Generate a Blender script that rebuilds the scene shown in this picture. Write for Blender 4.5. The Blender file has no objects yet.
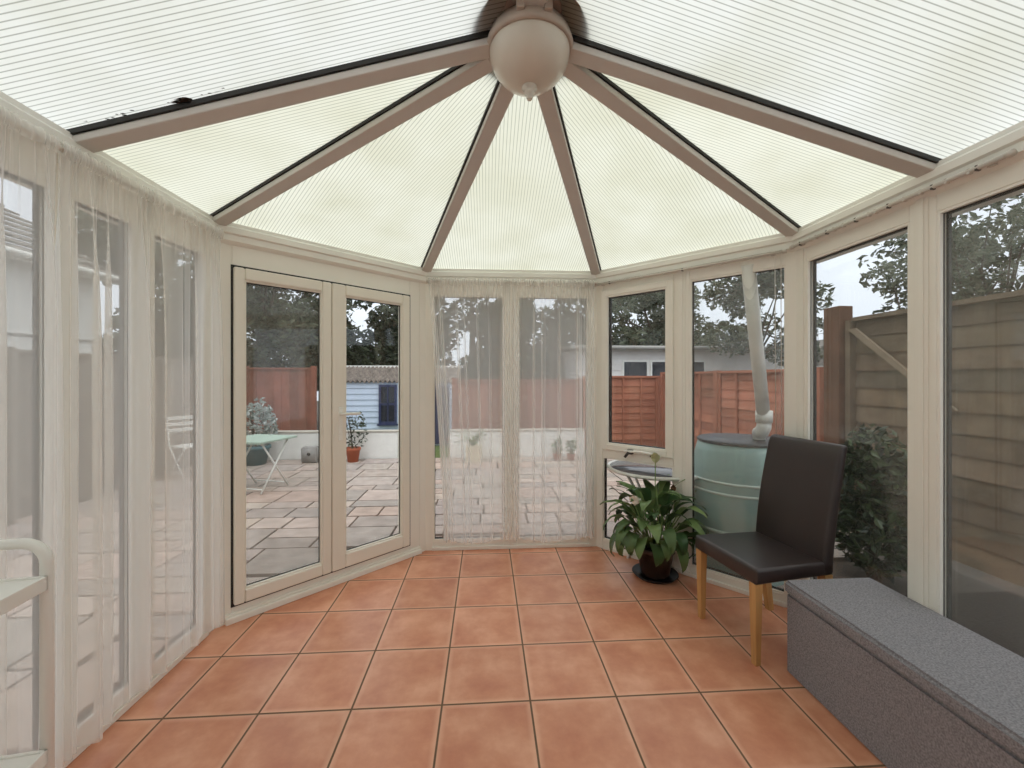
import bpy, bmesh, math, random
from mathutils import Vector, Matrix
R = random.Random(7)
PI = math.pi
COL = bpy.context.scene.collection
# ------------------------------------------------------------------ camera model (used only to read positions off the photo)
F, H = 415.0, 1.35
TH = math.atan(26 / F); CT, ST = math.cos(TH), math.sin(TH)
def gp(u, v=None, d=None, z=0.0):
    """ground position seen at pixel (u, v), or at depth d"""
    if d is None: d = F * (H - z) / (v - 378)
    x = d * (u - 512) / F
    return x * CT + d * ST, -x * ST + d * CT

# ------------------------------------------------------------------ materials
def new_mat(name):
    m = bpy.data.materials.new(name); m.use_nodes = True
    nt = m.node_tree; nt.nodes.clear()
    out = nt.nodes.new('ShaderNodeOutputMaterial')
    return m, nt, out
def N(nt, t, **kw):
    n = nt.nodes.new(t)
    for k, v in kw.items():
        if hasattr(n, k) and not k.startswith('i_'): setattr(n, k, v)
    return n
def srgb(r, g, b):
    def f(c):
        c /= 255.0
        return c / 12.92 if c <= .04045 else ((c + .055) / 1.055) ** 2.4
    return (f(r), f(g), f(b), 1)
def principled(name, col, rough=.5, var=0.0, scale=8, bump=0.0, bscale=60, spec=.5, metal=0, col2=None, stretch=None):
    m, nt, out = new_mat(name)
    p = N(nt, 'ShaderNodeBsdfPrincipled')
    p.inputs['Roughness'].default_value = rough
    p.inputs['Metallic'].default_value = metal
    p.inputs['Specular IOR Level'].default_value = spec
    nt.links.new(p.outputs[0], out.inputs[0])
    tc = N(nt, 'ShaderNodeTexCoord')
    src = tc.outputs['Object']
    if stretch:
        mp = N(nt, 'ShaderNodeMapping'); mp.inputs['Scale'].default_value = stretch
        nt.links.new(src, mp.inputs[0]); src = mp.outputs[0]
    if var > 0 or col2:
        nz = N(nt, 'ShaderNodeTexNoise'); nz.inputs['Scale'].default_value = scale; nz.inputs['Detail'].default_value = 5
        nt.links.new(src, nz.inputs['Vector'])
        rp = N(nt, 'ShaderNodeValToRGB')
        c = col; d = col2 or tuple([x * (1 - var) for x in col[:3]] + [1])
        rp.color_ramp.elements[0].position = .3; rp.color_ramp.elements[1].position = .7
        rp.color_ramp.elements[0].color = d; rp.color_ramp.elements[1].color = c
        nt.links.new(nz.outputs[0], rp.inputs[0]); nt.links.new(rp.outputs[0], p.inputs['Base Color'])
    else:
        p.inputs['Base Color'].default_value = col
    if bump > 0:
        nb = N(nt, 'ShaderNodeTexNoise'); nb.inputs['Scale'].default_value = bscale; nb.inputs['Detail'].default_value = 4
        nt.links.new(src, nb.inputs['Vector'])
        b = N(nt, 'ShaderNodeBump'); b.inputs['Strength'].default_value = bump; b.inputs['Distance'].default_value = .01
        nt.links.new(nb.outputs[0], b.inputs['Height']); nt.links.new(b.outputs[0], p.inputs['Normal'])
    return m

def glass_mat(name, haze=0.03, tint=(.985, .992, .988)):
    m, nt, out = new_mat(name)
    geo = N(nt, 'ShaderNodeNewGeometry')
    mr = N(nt, 'ShaderNodeMapRange'); mr.inputs['To Min'].default_value = 1.5; mr.inputs['To Max'].default_value = 1 / 1.5
    nt.links.new(geo.outputs['Backfacing'], mr.inputs['Value'])
    fr = N(nt, 'ShaderNodeFresnel'); nt.links.new(mr.outputs[0], fr.inputs['IOR'])
    tr = N(nt, 'ShaderNodeBsdfTransparent'); tr.inputs[0].default_value = (*tint, 1)
    gl = N(nt, 'ShaderNodeBsdfGlossy'); gl.inputs['Roughness'].default_value = .0
    df = N(nt, 'ShaderNodeBsdfDiffuse'); df.inputs[0].default_value = srgb(180, 180, 172)
    nz = N(nt, 'ShaderNodeTexNoise'); nz.inputs['Scale'].default_value = 3.0; nz.inputs['Detail'].default_value = 6
    tc = N(nt, 'ShaderNodeTexCoord'); mp = N(nt, 'ShaderNodeMapping'); mp.inputs['Scale'].default_value = (2, 2, .6)
    nt.links.new(tc.outputs['Object'], mp.inputs[0]); nt.links.new(mp.outputs[0], nz.inputs['Vector'])
    mu = N(nt, 'ShaderNodeMath'); mu.operation = 'MULTIPLY'; mu.inputs[1].default_value = haze * 2
    nt.links.new(nz.outputs[0], mu.inputs[0])
    a = N(nt, 'ShaderNodeMixShader'); nt.links.new(mu.outputs[0], a.inputs[0])
    nt.links.new(tr.outputs[0], a.inputs[1]); nt.links.new(df.outputs[0], a.inputs[2])
    b = N(nt, 'ShaderNodeMixShader'); nt.links.new(fr.outputs[0], b.inputs[0])
    nt.links.new(a.outputs[0], b.inputs[1]); nt.links.new(gl.outputs[0], b.inputs[2])
    nt.links.new(b.outputs[0], out.inputs[0])
    return m

def voile_mat():
    m, nt, out = new_mat('voile')
    lw = N(nt, 'ShaderNodeNewGeometry')
    dot = N(nt, 'ShaderNodeVectorMath'); dot.operation = 'DOT_PRODUCT'
    nt.links.new(lw.outputs['Normal'], dot.inputs[0]); nt.links.new(lw.outputs['Incoming'], dot.inputs[1])
    ab = N(nt, 'ShaderNodeMath'); ab.operation = 'ABSOLUTE'; nt.links.new(dot.outputs['Value'], ab.inputs[0])
    mx = N(nt, 'ShaderNodeMath'); mx.operation = 'MAXIMUM'; mx.inputs[1].default_value = .3; nt.links.new(ab.outputs[0], mx.inputs[0])
    iv = N(nt, 'ShaderNodeMath'); iv.operation = 'DIVIDE'; iv.inputs[0].default_value = 1; nt.links.new(mx.outputs[0], iv.inputs[1])
    pw = N(nt, 'ShaderNodeMath'); pw.operation = 'POWER'; pw.inputs[0].default_value = VOILE_OPEN; nt.links.new(iv.outputs[0], pw.inputs[1])
    tr = N(nt, 'ShaderNodeBsdfTransparent')
    df = N(nt, 'ShaderNodeBsdfDiffuse'); df.inputs[0].default_value = srgb(252, 251, 248)
    tl = N(nt, 'ShaderNodeBsdfTranslucent'); tl.inputs[0].default_value = srgb(252, 251, 248)
    mm = N(nt, 'ShaderNodeMixShader'); mm.inputs[0].default_value = .5
    nt.links.new(df.outputs[0], mm.inputs[1]); nt.links.new(tl.outputs[0], mm.inputs[2])
    b = N(nt, 'ShaderNodeMixShader'); nt.links.new(pw.outputs[0], b.inputs[0])
    nt.links.new(mm.outputs[0], b.inputs[1]); nt.links.new(tr.outputs[0], b.inputs[2])
    nt.links.new(b.outputs[0], out.inputs[0])
    return m
VOILE_OPEN = .57

def poly_mat(name, ca, cb, pitch, trans=.8):
    """ribbed multiwall polycarbonate: translucent skin with the webs every `pitch` metres (uv.x in metres across the flutes)"""
    m, nt, out = new_mat(name)
    uv = N(nt, 'ShaderNodeUVMap'); sp = N(nt, 'ShaderNodeSeparateXYZ'); nt.links.new(uv.outputs[0], sp.inputs[0])
    d = N(nt, 'ShaderNodeMath'); d.operation = 'DIVIDE'; d.inputs[1].default_value = pitch; nt.links.new(sp.outputs[0], d.inputs[0])
    fr = N(nt, 'ShaderNodeMath'); fr.operation = 'FRACT'; nt.links.new(d.outputs[0], fr.inputs[0])
    rp = N(nt, 'ShaderNodeValToRGB'); e = rp.color_ramp.elements
    e[0].position = 0; e[0].color = cb; e[1].position = 1; e[1].color = cb
    for p, c in ((.10, cb), (.20, ca), (.92, ca)):
        x = rp.color_ramp.elements.new(p); x.color = c
    nt.links.new(fr.outputs[0], rp.inputs[0])
    nz = N(nt, 'ShaderNodeTexNoise'); nz.inputs['Scale'].default_value = 2.2; nz.inputs['Detail'].default_value = 6
    tc = N(nt, 'ShaderNodeTexCoord'); nt.links.new(tc.outputs['Object'], nz.inputs['Vector'])
    r2 = N(nt, 'ShaderNodeValToRGB'); r2.color_ramp.elements[0].position = .25; r2.color_ramp.elements[1].position = .6
    r2.color_ramp.elements[0].color = (.86, .85, .78, 1); r2.color_ramp.elements[1].color = (1, 1, 1, 1)
    nt.links.new(nz.outputs[0], r2.inputs[0])
    mc = N(nt, 'ShaderNodeMix'); mc.data_type = 'RGBA'; mc.blend_type = 'MULTIPLY'; mc.inputs[0].default_value = 1
    nt.links.new(rp.outputs[0], mc.inputs[6]); nt.links.new(r2.outputs[0], mc.inputs[7])
    df = N(nt, 'ShaderNodeBsdfDiffuse'); tl = N(nt, 'ShaderNodeBsdfTranslucent')
    nt.links.new(mc.outputs[2], df.inputs[0]); nt.links.new(mc.outputs[2], tl.inputs[0])
    b = N(nt, 'ShaderNodeMixShader'); b.inputs[0].default_value = trans
    nt.links.new(df.outputs[0], b.inputs[1]); nt.links.new(tl.outputs[0], b.inputs[2])
    bm_ = N(nt, 'ShaderNodeBump'); bm_.inputs['Strength'].default_value = .25; bm_.inputs['Distance'].default_value = .004
    nt.links.new(fr.outputs[0], bm_.inputs['Height']); nt.links.new(bm_.outputs[0], df.inputs['Normal'])
    nt.links.new(b.outputs[0], out.inputs[0])
    return m

def tile_mat():
    m, nt, out = new_mat('terracotta_tiles')
    T = .366
    tc = N(nt, 'ShaderNodeTexCoord'); sp = N(nt, 'ShaderNodeSeparateXYZ'); nt.links.new(tc.outputs['Object'], sp.inputs[0])
    def ax(o, off):
        a = N(nt, 'ShaderNodeMath'); a.operation = 'SUBTRACT'; a.inputs[1].default_value = off; nt.links.new(o, a.inputs[0])
        b = N(nt, 'ShaderNodeMath'); b.operation = 'DIVIDE'; b.inputs[1].default_value = T; nt.links.new(a.outputs[0], b.inputs[0])
        fl = N(nt, 'ShaderNodeMath'); fl.operation = 'FLOOR'; nt.links.new(b.outputs[0], fl.inputs[0])
        fr = N(nt, 'ShaderNodeMath'); fr.operation = 'FRACT'; nt.links.new(b.outputs[0], fr.inputs[0])
        pp = N(nt, 'ShaderNodeMath'); pp.operation = 'PINGPONG'; pp.inputs[1].default_value = .5; nt.links.new(fr.outputs[0], pp.inputs[0])
        return fl, pp
    fx, px = ax(sp.outputs[0], .185); fy, py = ax(sp.outputs[1], 1.728)
    mn = N(nt, 'ShaderNodeMath'); mn.operation = 'MINIMUM'; nt.links.new(px.outputs[0], mn.inputs[0]); nt.links.new(py.outputs[0], mn.inputs[1])
    g = N(nt, 'ShaderNodeMapRange'); g.inputs['From Min'].default_value = .0085; g.inputs['From Max'].default_value = .013
    nt.links.new(mn.outputs[0], g.inputs['Value'])
    cv = N(nt, 'ShaderNodeCombineXYZ'); nt.links.new(fx.outputs[0], cv.inputs[0]); nt.links.new(fy.outputs[0], cv.inputs[1])
    wn = N(nt, 'ShaderNodeTexWhiteNoise'); nt.links.new(cv.outputs[0], wn.inputs['Vector'])
    av = N(nt, 'ShaderNodeVectorMath'); av.operation = 'MULTIPLY_ADD'; av.inputs[1].default_value = (3.7, 2.9, 1)
    nt.links.new(cv.outputs[0], av.inputs[0]); nt.links.new(tc.outputs['Object'], av.inputs[2])
    nz = N(nt, 'ShaderNodeTexNoise'); nz.inputs['Scale'].default_value = 4.5; nz.inputs['Detail'].default_value = 7; nz.inputs['Roughness'].default_value = .62
    nt.links.new(av.outputs[0], nz.inputs['Vector'])
    rp = N(nt, 'ShaderNodeValToRGB'); e = rp.color_ramp.elements
    e[0].position = .30; e[0].color = srgb(196, 124, 94); e[1].position = .70; e[1].color = srgb(230, 170, 138)
    x = e.new(.5); x.color = srgb(213, 147, 114)
    nt.links.new(nz.outputs[0], rp.inputs[0])
    # fired edges: slightly paler towards each tile's rim
    ed = N(nt, 'ShaderNodeMapRange'); ed.inputs['From Min'].default_value = .013; ed.inputs['From Max'].default_value = .07
    ed.inputs['To Min'].default_value = .6; ed.inputs['To Max'].default_value = 0; nt.links.new(mn.outputs[0], ed.inputs['Value'])
    m1 = N(nt, 'ShaderNodeMix'); m1.data_type = 'RGBA'; nt.links.new(ed.outputs[0], m1.inputs[0]); nt.links.new(rp.outputs[0], m1.inputs[6]); m1.inputs[7].default_value = srgb(236, 184, 154)
    hs = N(nt, 'ShaderNodeHueSaturation'); nt.links.new(m1.outputs[2], hs.inputs['Color'])
    vr = N(nt, 'ShaderNodeMapRange'); vr.inputs['To Min'].default_value = .93; vr.inputs['To Max'].default_value = 1.07; nt.links.new(wn.outputs['Value'], vr.inputs['Value'])
    nt.links.new(vr.outputs[0], hs.inputs['Value'])
    mg = N(nt, 'ShaderNodeMix'); mg.data_type = 'RGBA'; nt.links.new(g.outputs[0], mg.inputs[0]); mg.inputs[6].default_value = srgb(112, 88, 66); nt.links.new(hs.outputs[0], mg.inputs[7])
    p = N(nt, 'ShaderNodeBsdfPrincipled'); nt.links.new(mg.outputs[2], p.inputs['Base Color'])
    rr = N(nt, 'ShaderNodeMapRange'); rr.inputs['To Min'].default_value = .9; rr.inputs['To Max'].default_value = .36; nt.links.new(g.outputs[0], rr.inputs['Value']); nt.links.new(rr.outputs[0], p.inputs['Roughness'])
    p.inputs['Specular IOR Level'].default_value = .5
    ad = N(nt, 'ShaderNodeMath'); ad.operation = 'MULTIPLY_ADD'; ad.inputs[1].default_value = .12; nt.links.new(nz.outputs[0], ad.inputs[0]); nt.links.new(g.outputs[0], ad.inputs[2])
    bp = N(nt, 'ShaderNodeBump'); bp.inputs['Strength'].default_value = .5; bp.inputs['Distance'].default_value = .003
    nt.links.new(ad.outputs[0], bp.inputs['Height']); nt.links.new(bp.outputs[0], p.inputs['Normal'])
    nt.links.new(p.outputs[0], out.inputs[0])
    return m

def attr_mat(name, rough=.8, bump=.3, bscale=30, mottle=.25, mscale=6):
    """base colour from the per-face colour attribute 'Col' plus mottling"""
    m, nt, out = new_mat(name)
    at = N(nt, 'ShaderNodeAttribute'); at.attribute_name = 'Col'
    tc = N(nt, 'ShaderNodeTexCoord')
    nz = N(nt, 'ShaderNodeTexNoise'); nz.inputs['Scale'].default_value = mscale; nz.inputs['Detail'].default_value = 7; nt.links.new(tc.outputs['Object'], nz.inputs['Vector'])
    rp = N(nt, 'ShaderNodeMapRange'); rp.inputs['From Min'].default_value = .3; rp.inputs['From Max'].default_value = .7
    rp.inputs['To Min'].default_value = 1 - mottle; rp.inputs['To Max'].default_value = 1; nt.links.new(nz.outputs[0], rp.inputs['Value'])
    hs = N(nt, 'ShaderNodeHueSaturation'); nt.links.new(at.outputs['Color'], hs.inputs['Color']); nt.links.new(rp.outputs[0], hs.inputs['Value'])
    p = N(nt, 'ShaderNodeBsdfPrincipled'); p.inputs['Roughness'].default_value = rough; p.inputs['Specular IOR Level'].default_value = .2
    nt.links.new(hs.outputs[0], p.inputs['Base Color'])
    nb = N(nt, 'ShaderNodeTexNoise'); nb.inputs['Scale'].default_value = bscale; nt.links.new(tc.outputs['Object'], nb.inputs['Vector'])
    b = N(nt, 'ShaderNodeBump'); b.inputs['Strength'].default_value = bump; b.inputs['Distance'].default_value = .01
    nt.links.new(nb.outputs[0], b.inputs['Height']); nt.links.new(b.outputs[0], p.inputs['Normal'])
    nt.links.new(p.outputs[0], out.inputs[0])
    return m

def leaf_mat(name, ca, cb, rough=.45, trans=.25):
    m, nt, out = new_mat(name)
    at = N(nt, 'ShaderNodeAttribute'); at.attribute_name = 'Col'
    sp = N(nt, 'ShaderNodeSeparateColor'); nt.links.new(at.outputs['Color'], sp.inputs[0])
    mx = N(nt, 'ShaderNodeMix'); mx.data_type = 'RGBA'; nt.links.new(sp.outputs[0], mx.inputs[0]); mx.inputs[6].default_value = ca; mx.inputs[7].default_value = cb
    p = N(nt, 'ShaderNodeBsdfPrincipled'); p.inputs['Roughness'].default_value = rough; nt.links.new(mx.outputs[2], p.inputs['Base Color'])
    p.inputs['Specular IOR Level'].default_value = .35
    tl = N(nt, 'ShaderNodeBsdfTranslucent'); nt.links.new(mx.outputs[2], tl.inputs[0])
    b = N(nt, 'ShaderNodeMixShader'); b.inputs[0].default_value = trans; nt.links.new(p.outputs[0], b.inputs[1]); nt.links.new(tl.outputs[0], b.inputs[2])
    nt.links.new(b.outputs[0], out.inputs[0])
    return m

def wood_mat(name, ca, cb, rough=.4, axis='z', k=10):
    s = {'z': (k, k, .8), 'x': (.8, k, k), 'y': (k, .8, k)}[axis]
    return principled(name, ca, rough, col2=cb, scale=3, stretch=s, bump=.08, bscale=8)

M = {}
M['upvc'] = principled('upvc', srgb(243, 240, 230), .38, var=.03, scale=4)
M['upvc_door'] = principled('upvc_door', srgb(240, 235, 222), .38, var=.03, scale=4)
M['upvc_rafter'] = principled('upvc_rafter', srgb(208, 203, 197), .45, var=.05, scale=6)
M['upvc_white'] = principled('upvc_white', srgb(242, 241, 233), .4, var=.03, scale=5)
M['gasket'] = principled('gasket', srgb(38, 36, 34), .6)
M['glass'] = glass_mat('glass', .02)
M['glass_hazy'] = glass_mat('glass_hazy', .06)
M['glass_dusty'] = glass_mat('glass_dusty', .12)
M['glass_clear'] = glass_mat('glass_clear', .006)
M['voile'] = voile_mat()
M['poly_w'] = poly_mat('poly_white', srgb(221, 222, 216), srgb(166, 167, 159), .0185)
M['poly_c'] = poly_mat('poly_cream', srgb(222, 222, 206), srgb(174, 174, 156), .0175)
M['poly_top'] = glass_mat('poly_top', .02, (.98, .98, .98))
M['tiles'] = tile_mat()
M['plaster'] = principled('plaster', srgb(236, 232, 224), .85, var=.05, bump=.1)
M['rail'] = principled('rail', srgb(206, 200, 190), .35)
M['rail_dark'] = principled('rail_dark', srgb(70, 64, 58), .5)
M['hub'] = principled('hub', srgb(170, 150, 138), .7, var=.5, scale=14)
M['ring'] = principled('ring', srgb(186, 172, 160), .45, var=.12, scale=18)
M['bowl'] = principled('bowl', srgb(214, 206, 193), .22, var=.06, scale=10)
M['leather'] = principled('leather', srgb(54, 44, 42), .33, var=.2, scale=5, bump=.06, bscale=200, spec=.6)
M['oak'] = wood_mat('oak', srgb(208, 164, 106), srgb(180, 134, 82))
M['felt'] = principled('felt', srgb(158, 156, 159), .95, col2=srgb(112, 110, 115), scale=190, bump=.04, bscale=400, spec=.1)
M['cart'] = principled('cart', srgb(232, 231, 224), .35)
M['pot_brown'] = principled('pot_brown', srgb(66, 50, 43), .3, var=.3, scale=12)
M['saucer'] = principled('saucer', srgb(34, 32, 32), .4)
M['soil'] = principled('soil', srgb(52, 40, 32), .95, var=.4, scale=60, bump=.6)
M['lily'] = leaf_mat('lily_leaf', srgb(66, 94, 58), srgb(146, 170, 108), .3, .2)
M['spathe'] = principled('spathe', srgb(248, 248, 240), .4)
M['spathe_green'] = principled('spathe_green', srgb(190, 196, 150), .5)
M['stem'] = principled('stem', srgb(104, 130, 70), .5)
M['stem_brown'] = principled('stem_brown', srgb(120, 88, 62), .6)
M['paver'] = attr_mat('paver', .75, .4, 40, .3, 7)
M['joint'] = principled('joint', srgb(84, 76, 68), .95, var=.25, scale=9)
M['fence_red'] = attr_mat('fence_red', .8, .3, 50, .25, 4)
M['fence_brown'] = attr_mat('fence_brown', .9, .5, 30, .42, 5)
M['fence_grey'] = attr_mat('fence_grey', .9, .4, 40, .2, 4)
M['render_white'] = principled('render_white', srgb(245, 245, 240), .8, var=.12, scale=3, bump=.2)
M['coping'] = principled('coping', srgb(190, 184, 172), .85, var=.2)
M['shed_blue'] = principled('shed_blue', srgb(208, 222, 242), .6, var=.1, scale=5)
M['navy'] = principled('navy', srgb(48, 56, 92), .45)
M['dark_pane'] = principled('dark_pane', srgb(36, 40, 50), .08)
M['roof_sheet'] = principled('roof_sheet', srgb(150, 138, 128), .85, col2=srgb(100, 92, 86), scale=9)
M['roof_tile'] = principled('roof_tile', srgb(122, 116, 110), .85, col2=srgb(92, 88, 84), scale=7)
M['clap'] = principled('clap', srgb(236, 233, 230), .7, var=.12, scale=4)
M['gutter'] = principled('gutter', srgb(152, 150, 146), .5)
M['butt'] = principled('butt', srgb(158, 192, 188), .42, var=.08, scale=6)
M['butt_lid'] = principled('butt_lid', srgb(34, 40, 50), .45)
M['butt_band'] = principled('butt_band', srgb(210, 228, 222), .4)
M['pipe'] = principled('pipe', srgb(246, 246, 240), .45, var=.1, scale=8)
M['terracotta'] = principled('terracotta', srgb(186, 104, 74), .8, var=.2, scale=10)
M['teal_pot'] = principled('teal_pot', srgb(70, 104, 110), .5)
M['cream_pot'] = principled('cream_pot', srgb(216, 205, 180), .7)
M['stone'] = principled('stone', srgb(160, 158, 155), .85, var=.25, scale=20)
M['white_metal'] = principled('white_metal', srgb(226, 226, 220), .4)
M['table_green'] = principled('table_green', srgb(164, 184, 170), .5)
M['leaf_dark'] = leaf_mat('leaf_dark', srgb(34, 44, 30), srgb(92, 102, 76), .5, .3)
M['leaf_mid'] = leaf_mat('leaf_mid', srgb(56, 66, 50), srgb(122, 130, 108), .5, .35)
M['leaf_ivy'] = leaf_mat('leaf_ivy', srgb(26, 40, 24), srgb(84, 100, 66), .35, .15)
M['leaf_silver'] = leaf_mat('leaf_silver', srgb(120, 134, 126), srgb(210, 216, 214), .5, .2)
M['leaf_green'] = leaf_mat('leaf_green', srgb(48, 76, 36), srgb(110, 140, 70), .45, .2)
M['bark'] = principled('bark', srgb(84, 74, 64), .9, var=.35, scale=12, bump=.4)
M['lawn'] = principled('lawn', srgb(92, 112, 58), .95, var=.35, scale=20, bump=.6)
M['steel'] = principled('steel', srgb(150, 152, 152), .3, metal=.8)
M['table_glass'] = principled('table_glass', srgb(110, 108, 112), .12, spec=.7)
M['wire'] = principled('wire', srgb(110, 116, 112), .5)

# ------------------------------------------------------------------ geometry helpers
def mesh_obj(name, bm, mat, parent=None, smooth=False):
    me = bpy.data.meshes.new(name)
    bm.normal_update(); bm.to_mesh(me); bm.free()
    for m in (mat if isinstance(mat, (list, tuple)) else [mat]): me.materials.append(m)
    if smooth:
        for p in me.polygons: p.use_smooth = True
    o = bpy.data.objects.new(name, me); COL.objects.link(o)
    if parent: o.parent = parent
    return o
def empty(name, loc=(0, 0, 0), rz=0):
    o = bpy.data.objects.new(name, None); o.location = loc; o.rotation_euler = (0, 0, rz); o.empty_display_size = .1
    COL.objects.link(o); return o
def tag(o, label=None, cat=None, group=None, kind=None):
    if label: o['label'] = label
    if cat: o['category'] = cat
    if group: o['group'] = group
    if kind: o['kind'] = kind
    return o
def hexa(bm, pts, mi=0, bev=0):
    """pts: 4 bottom then 4 top (counter-clockwise from above)"""
    vs = [bm.verts.new(p) for p in pts]
    fs = [(3, 2, 1, 0), (4, 5, 6, 7), (0, 1, 5, 4), (1, 2, 6, 5), (2, 3, 7, 6), (3, 0, 4, 7)]
    out = []
    for f in fs:
        fc = bm.faces.new([vs[i] for i in f]); fc.material_index = mi; out.append(fc)
    if bev > 0:
        n0 = len(bm.faces) - 6; es = list({e for f in out for e in f.edges})
        bmesh.ops.bevel(bm, geom=es, offset=bev, segments=2, affect='EDGES', profile=.5)
        bm.faces.ensure_lookup_table(); bm.faces.index_update()
        out = list(bm.faces)[n0:] if n0 == 0 else [f for f in bm.faces if f.index >= 0][max(0, n0):]
        for f in out: f.material_index = mi
    return out
def box(bm, x0, x1, y0, y1, z0, z1, mi=0, bev=0):
    return hexa(bm, [(x0, y0, z0), (x1, y0, z0), (x1, y1, z0), (x0, y1, z0), (x0, y0, z1), (x1, y0, z1), (x1, y1, z1), (x0, y1, z1)], mi, bev)
class Seg:
    """a straight run of wall from p to q; n points outward"""
    def __init__(s, p, q, out):
        s.p = Vector(p); s.q = Vector(q); s.d = (s.q - s.p); s.L = s.d.length; s.d.normalize()
        n = Vector((s.d.y, -s.d.x)); s.n = n if n.dot(Vector(out)) > 0 else -n
    def pt(s, t, n, z):
        a = s.p + s.d * t + s.n * n; return (a.x, a.y, z)
    def box(s, bm, t0, t1, n0, n1, z0, z1, mi=0, bev=0):
        a = [s.pt(t0, n0, z0), s.pt(t1, n0, z0), s.pt(t1, n1, z0), s.pt(t0, n1, z0)]
        b = [s.pt(t0, n0, z1), s.pt(t1, n0, z1), s.pt(t1, n1, z1), s.pt(t0, n1, z1)]
        cr = s.d.x * s.n.y - s.d.y * s.n.x
        if cr < 0: a.reverse(); b.reverse()
        return hexa(bm, a + b, mi, bev)
    def ring(s, bm, t0, t1, z0, z1, w, n0, n1, mi=0, bev=0):
        s.box(bm, t0, t0 + w, n0, n1, z0, z1, mi, bev); s.box(bm, t1 - w, t1, n0, n1, z0, z1, mi, bev)
        s.box(bm, t0 + w, t1 - w, n0, n1, z0, z0 + w, mi, bev); s.box(bm, t0 + w, t1 - w, n0, n1, z1 - w, z1, mi, bev)
def tube(bm, pts, r, seg=8, cap=True, mi=0):
    pts = [Vector(p) for p in pts]; rings = []
    rr = r if isinstance(r, (list, tuple)) else [r] * len(pts)
    up = None
    for i, p in enumerate(pts):
        if i == 0: d = pts[1] - p
        elif i == len(pts) - 1: d = p - pts[i - 1]
        else: d = (pts[i + 1] - p).normalized() + (p - pts[i - 1]).normalized()
        d.normalize()
        if up is None:
            up = Vector((0, 0, 1)) if abs(d.z) < .9 else Vector((1, 0, 0))
        a = d.cross(up).normalized(); b = a.cross(d).normalized(); up = b
        rings.append([bm.verts.new(p + (a * math.cos(2 * PI * k / seg) + b * math.sin(2 * PI * k / seg)) * rr[i]) for k in range(seg)])
    for i in range(len(rings) - 1):
        for k in range(seg):
            f = bm.faces.new([rings[i][k], rings[i][(k + 1) % seg], rings[i + 1][(k + 1) % seg], rings[i + 1][k]]); f.material_index = mi; f.smooth = True
    if cap:
        for q in (rings[0][::-1], rings[-1]):
            try: bm.faces.new(q).material_index = mi
            except ValueError: pass
def lathe(bm, prof, seg=40, c=(0, 0), mi=0, close=False, sy=1):
    rings = []
    for r, z in prof:
        if r < 1e-5: rings.append([bm.verts.new((c[0], c[1], z))])
        else: rings.append([bm.verts.new((c[0] + r * math.cos(2 * PI * k / seg), c[1] + sy * r * math.sin(2 * PI * k / seg), z)) for k in range(seg)])
    if close: rings.append(rings[0])
    for a, b in zip(rings, rings[1:]):
        for k in range(seg):
            j = (k + 1) % seg
            if len(a) == 1 and len(b) == 1: continue
            if len(a) == 1: v = [a[0], b[j], b[k]]
            elif len(b) == 1: v = [a[k], a[j], b[0]]
            else: v = [a[k], a[j], b[j], b[k]]
            f = bm.faces.new(v); f.material_index = mi; f.smooth = True
    bmesh.ops.recalc_face_normals(bm, faces=bm.faces[:])
def colour_layer(bm): return bm.loops.layers.float_color.new('Col')
def paint(fs, cl, c):
    for f in fs:
        for l in f.loops: l[cl] = c
def vary(c, a):
    k = 1 + R.uniform(-a, a); return (c[0] * k, c[1] * k * (1 + R.uniform(-a, a) * .15), c[2] * k * (1 + R.uniform(-a, a) * .2), 1)

# ------------------------------------------------------------------ room plan
XL, XR, YB = -1.465, 1.80, -1.2
A = (XL, 2.33); B = (-.475, 3.285); C = (.887, 3.285); D = (XR, 2.30)
S_left = Seg((XL, YB), A, (-1, 0))
S_door = Seg(A, B, (-1, 1))
S_far = Seg(B, C, (0, 1))
S_bay = Seg(C, D, (1, 1))
S_right = Seg(D, (XR, YB), (1, 0))
S_back = Seg((XR, YB), (XL, YB), (0, -1))
ZE = 2.09           # top of the window frames
TK = .056            # frame depth
segs = [S_left, S_door, S_far, S_bay, S_right, S_back]

# floor slab
bm = bmesh.new()
poly = [(XL, YB), (XR, YB), D, C, B, A]
mid = Vector((.17, 1.2))
def outset(pl, k):
    o = []
    n = len(pl)
    for i in range(n):
        p0, p1, p2 = Vector(pl[i - 1]), Vector(pl[i]), Vector(pl[(i + 1) % n])
        d1 = (p1 - p0).normalized(); d2 = (p2 - p1).normalized()
        n1 = Vector((d1.y, -d1.x)); n2 = Vector((d2.y, -d2.x))
        b = (n1 + n2).normalized(); o.append(p1 + b * (k / b.dot(n1)))
    return o
pf = outset(poly, .085)
top = [bm.verts.new((p.x, p.y, 0)) for p in pf]; bot = [bm.verts.new((p.x, p.y, -.12)) for p in pf]
bm.faces.new(top); bm.faces.new(bot[::-1])
for i in range(6):
    j = (i + 1) % 6; bm.faces.new([top[i], bot[i], bot[j], top[j]])
bmesh.ops.recalc_face_normals(bm, faces=bm.faces[:])
tag(mesh_obj('floor', bm, M['tiles']), kind='structure', label='square terracotta floor tiles with dark grout lines')

# back wall (house side)
bm = bmesh.new(); S_back.box(bm, -.1, S_back.L + .1, .0, .15, 0, 2.9)
tag(mesh_obj('wall_back', bm, M['plaster']), kind='structure', label='plain pale plaster house wall')

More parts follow.
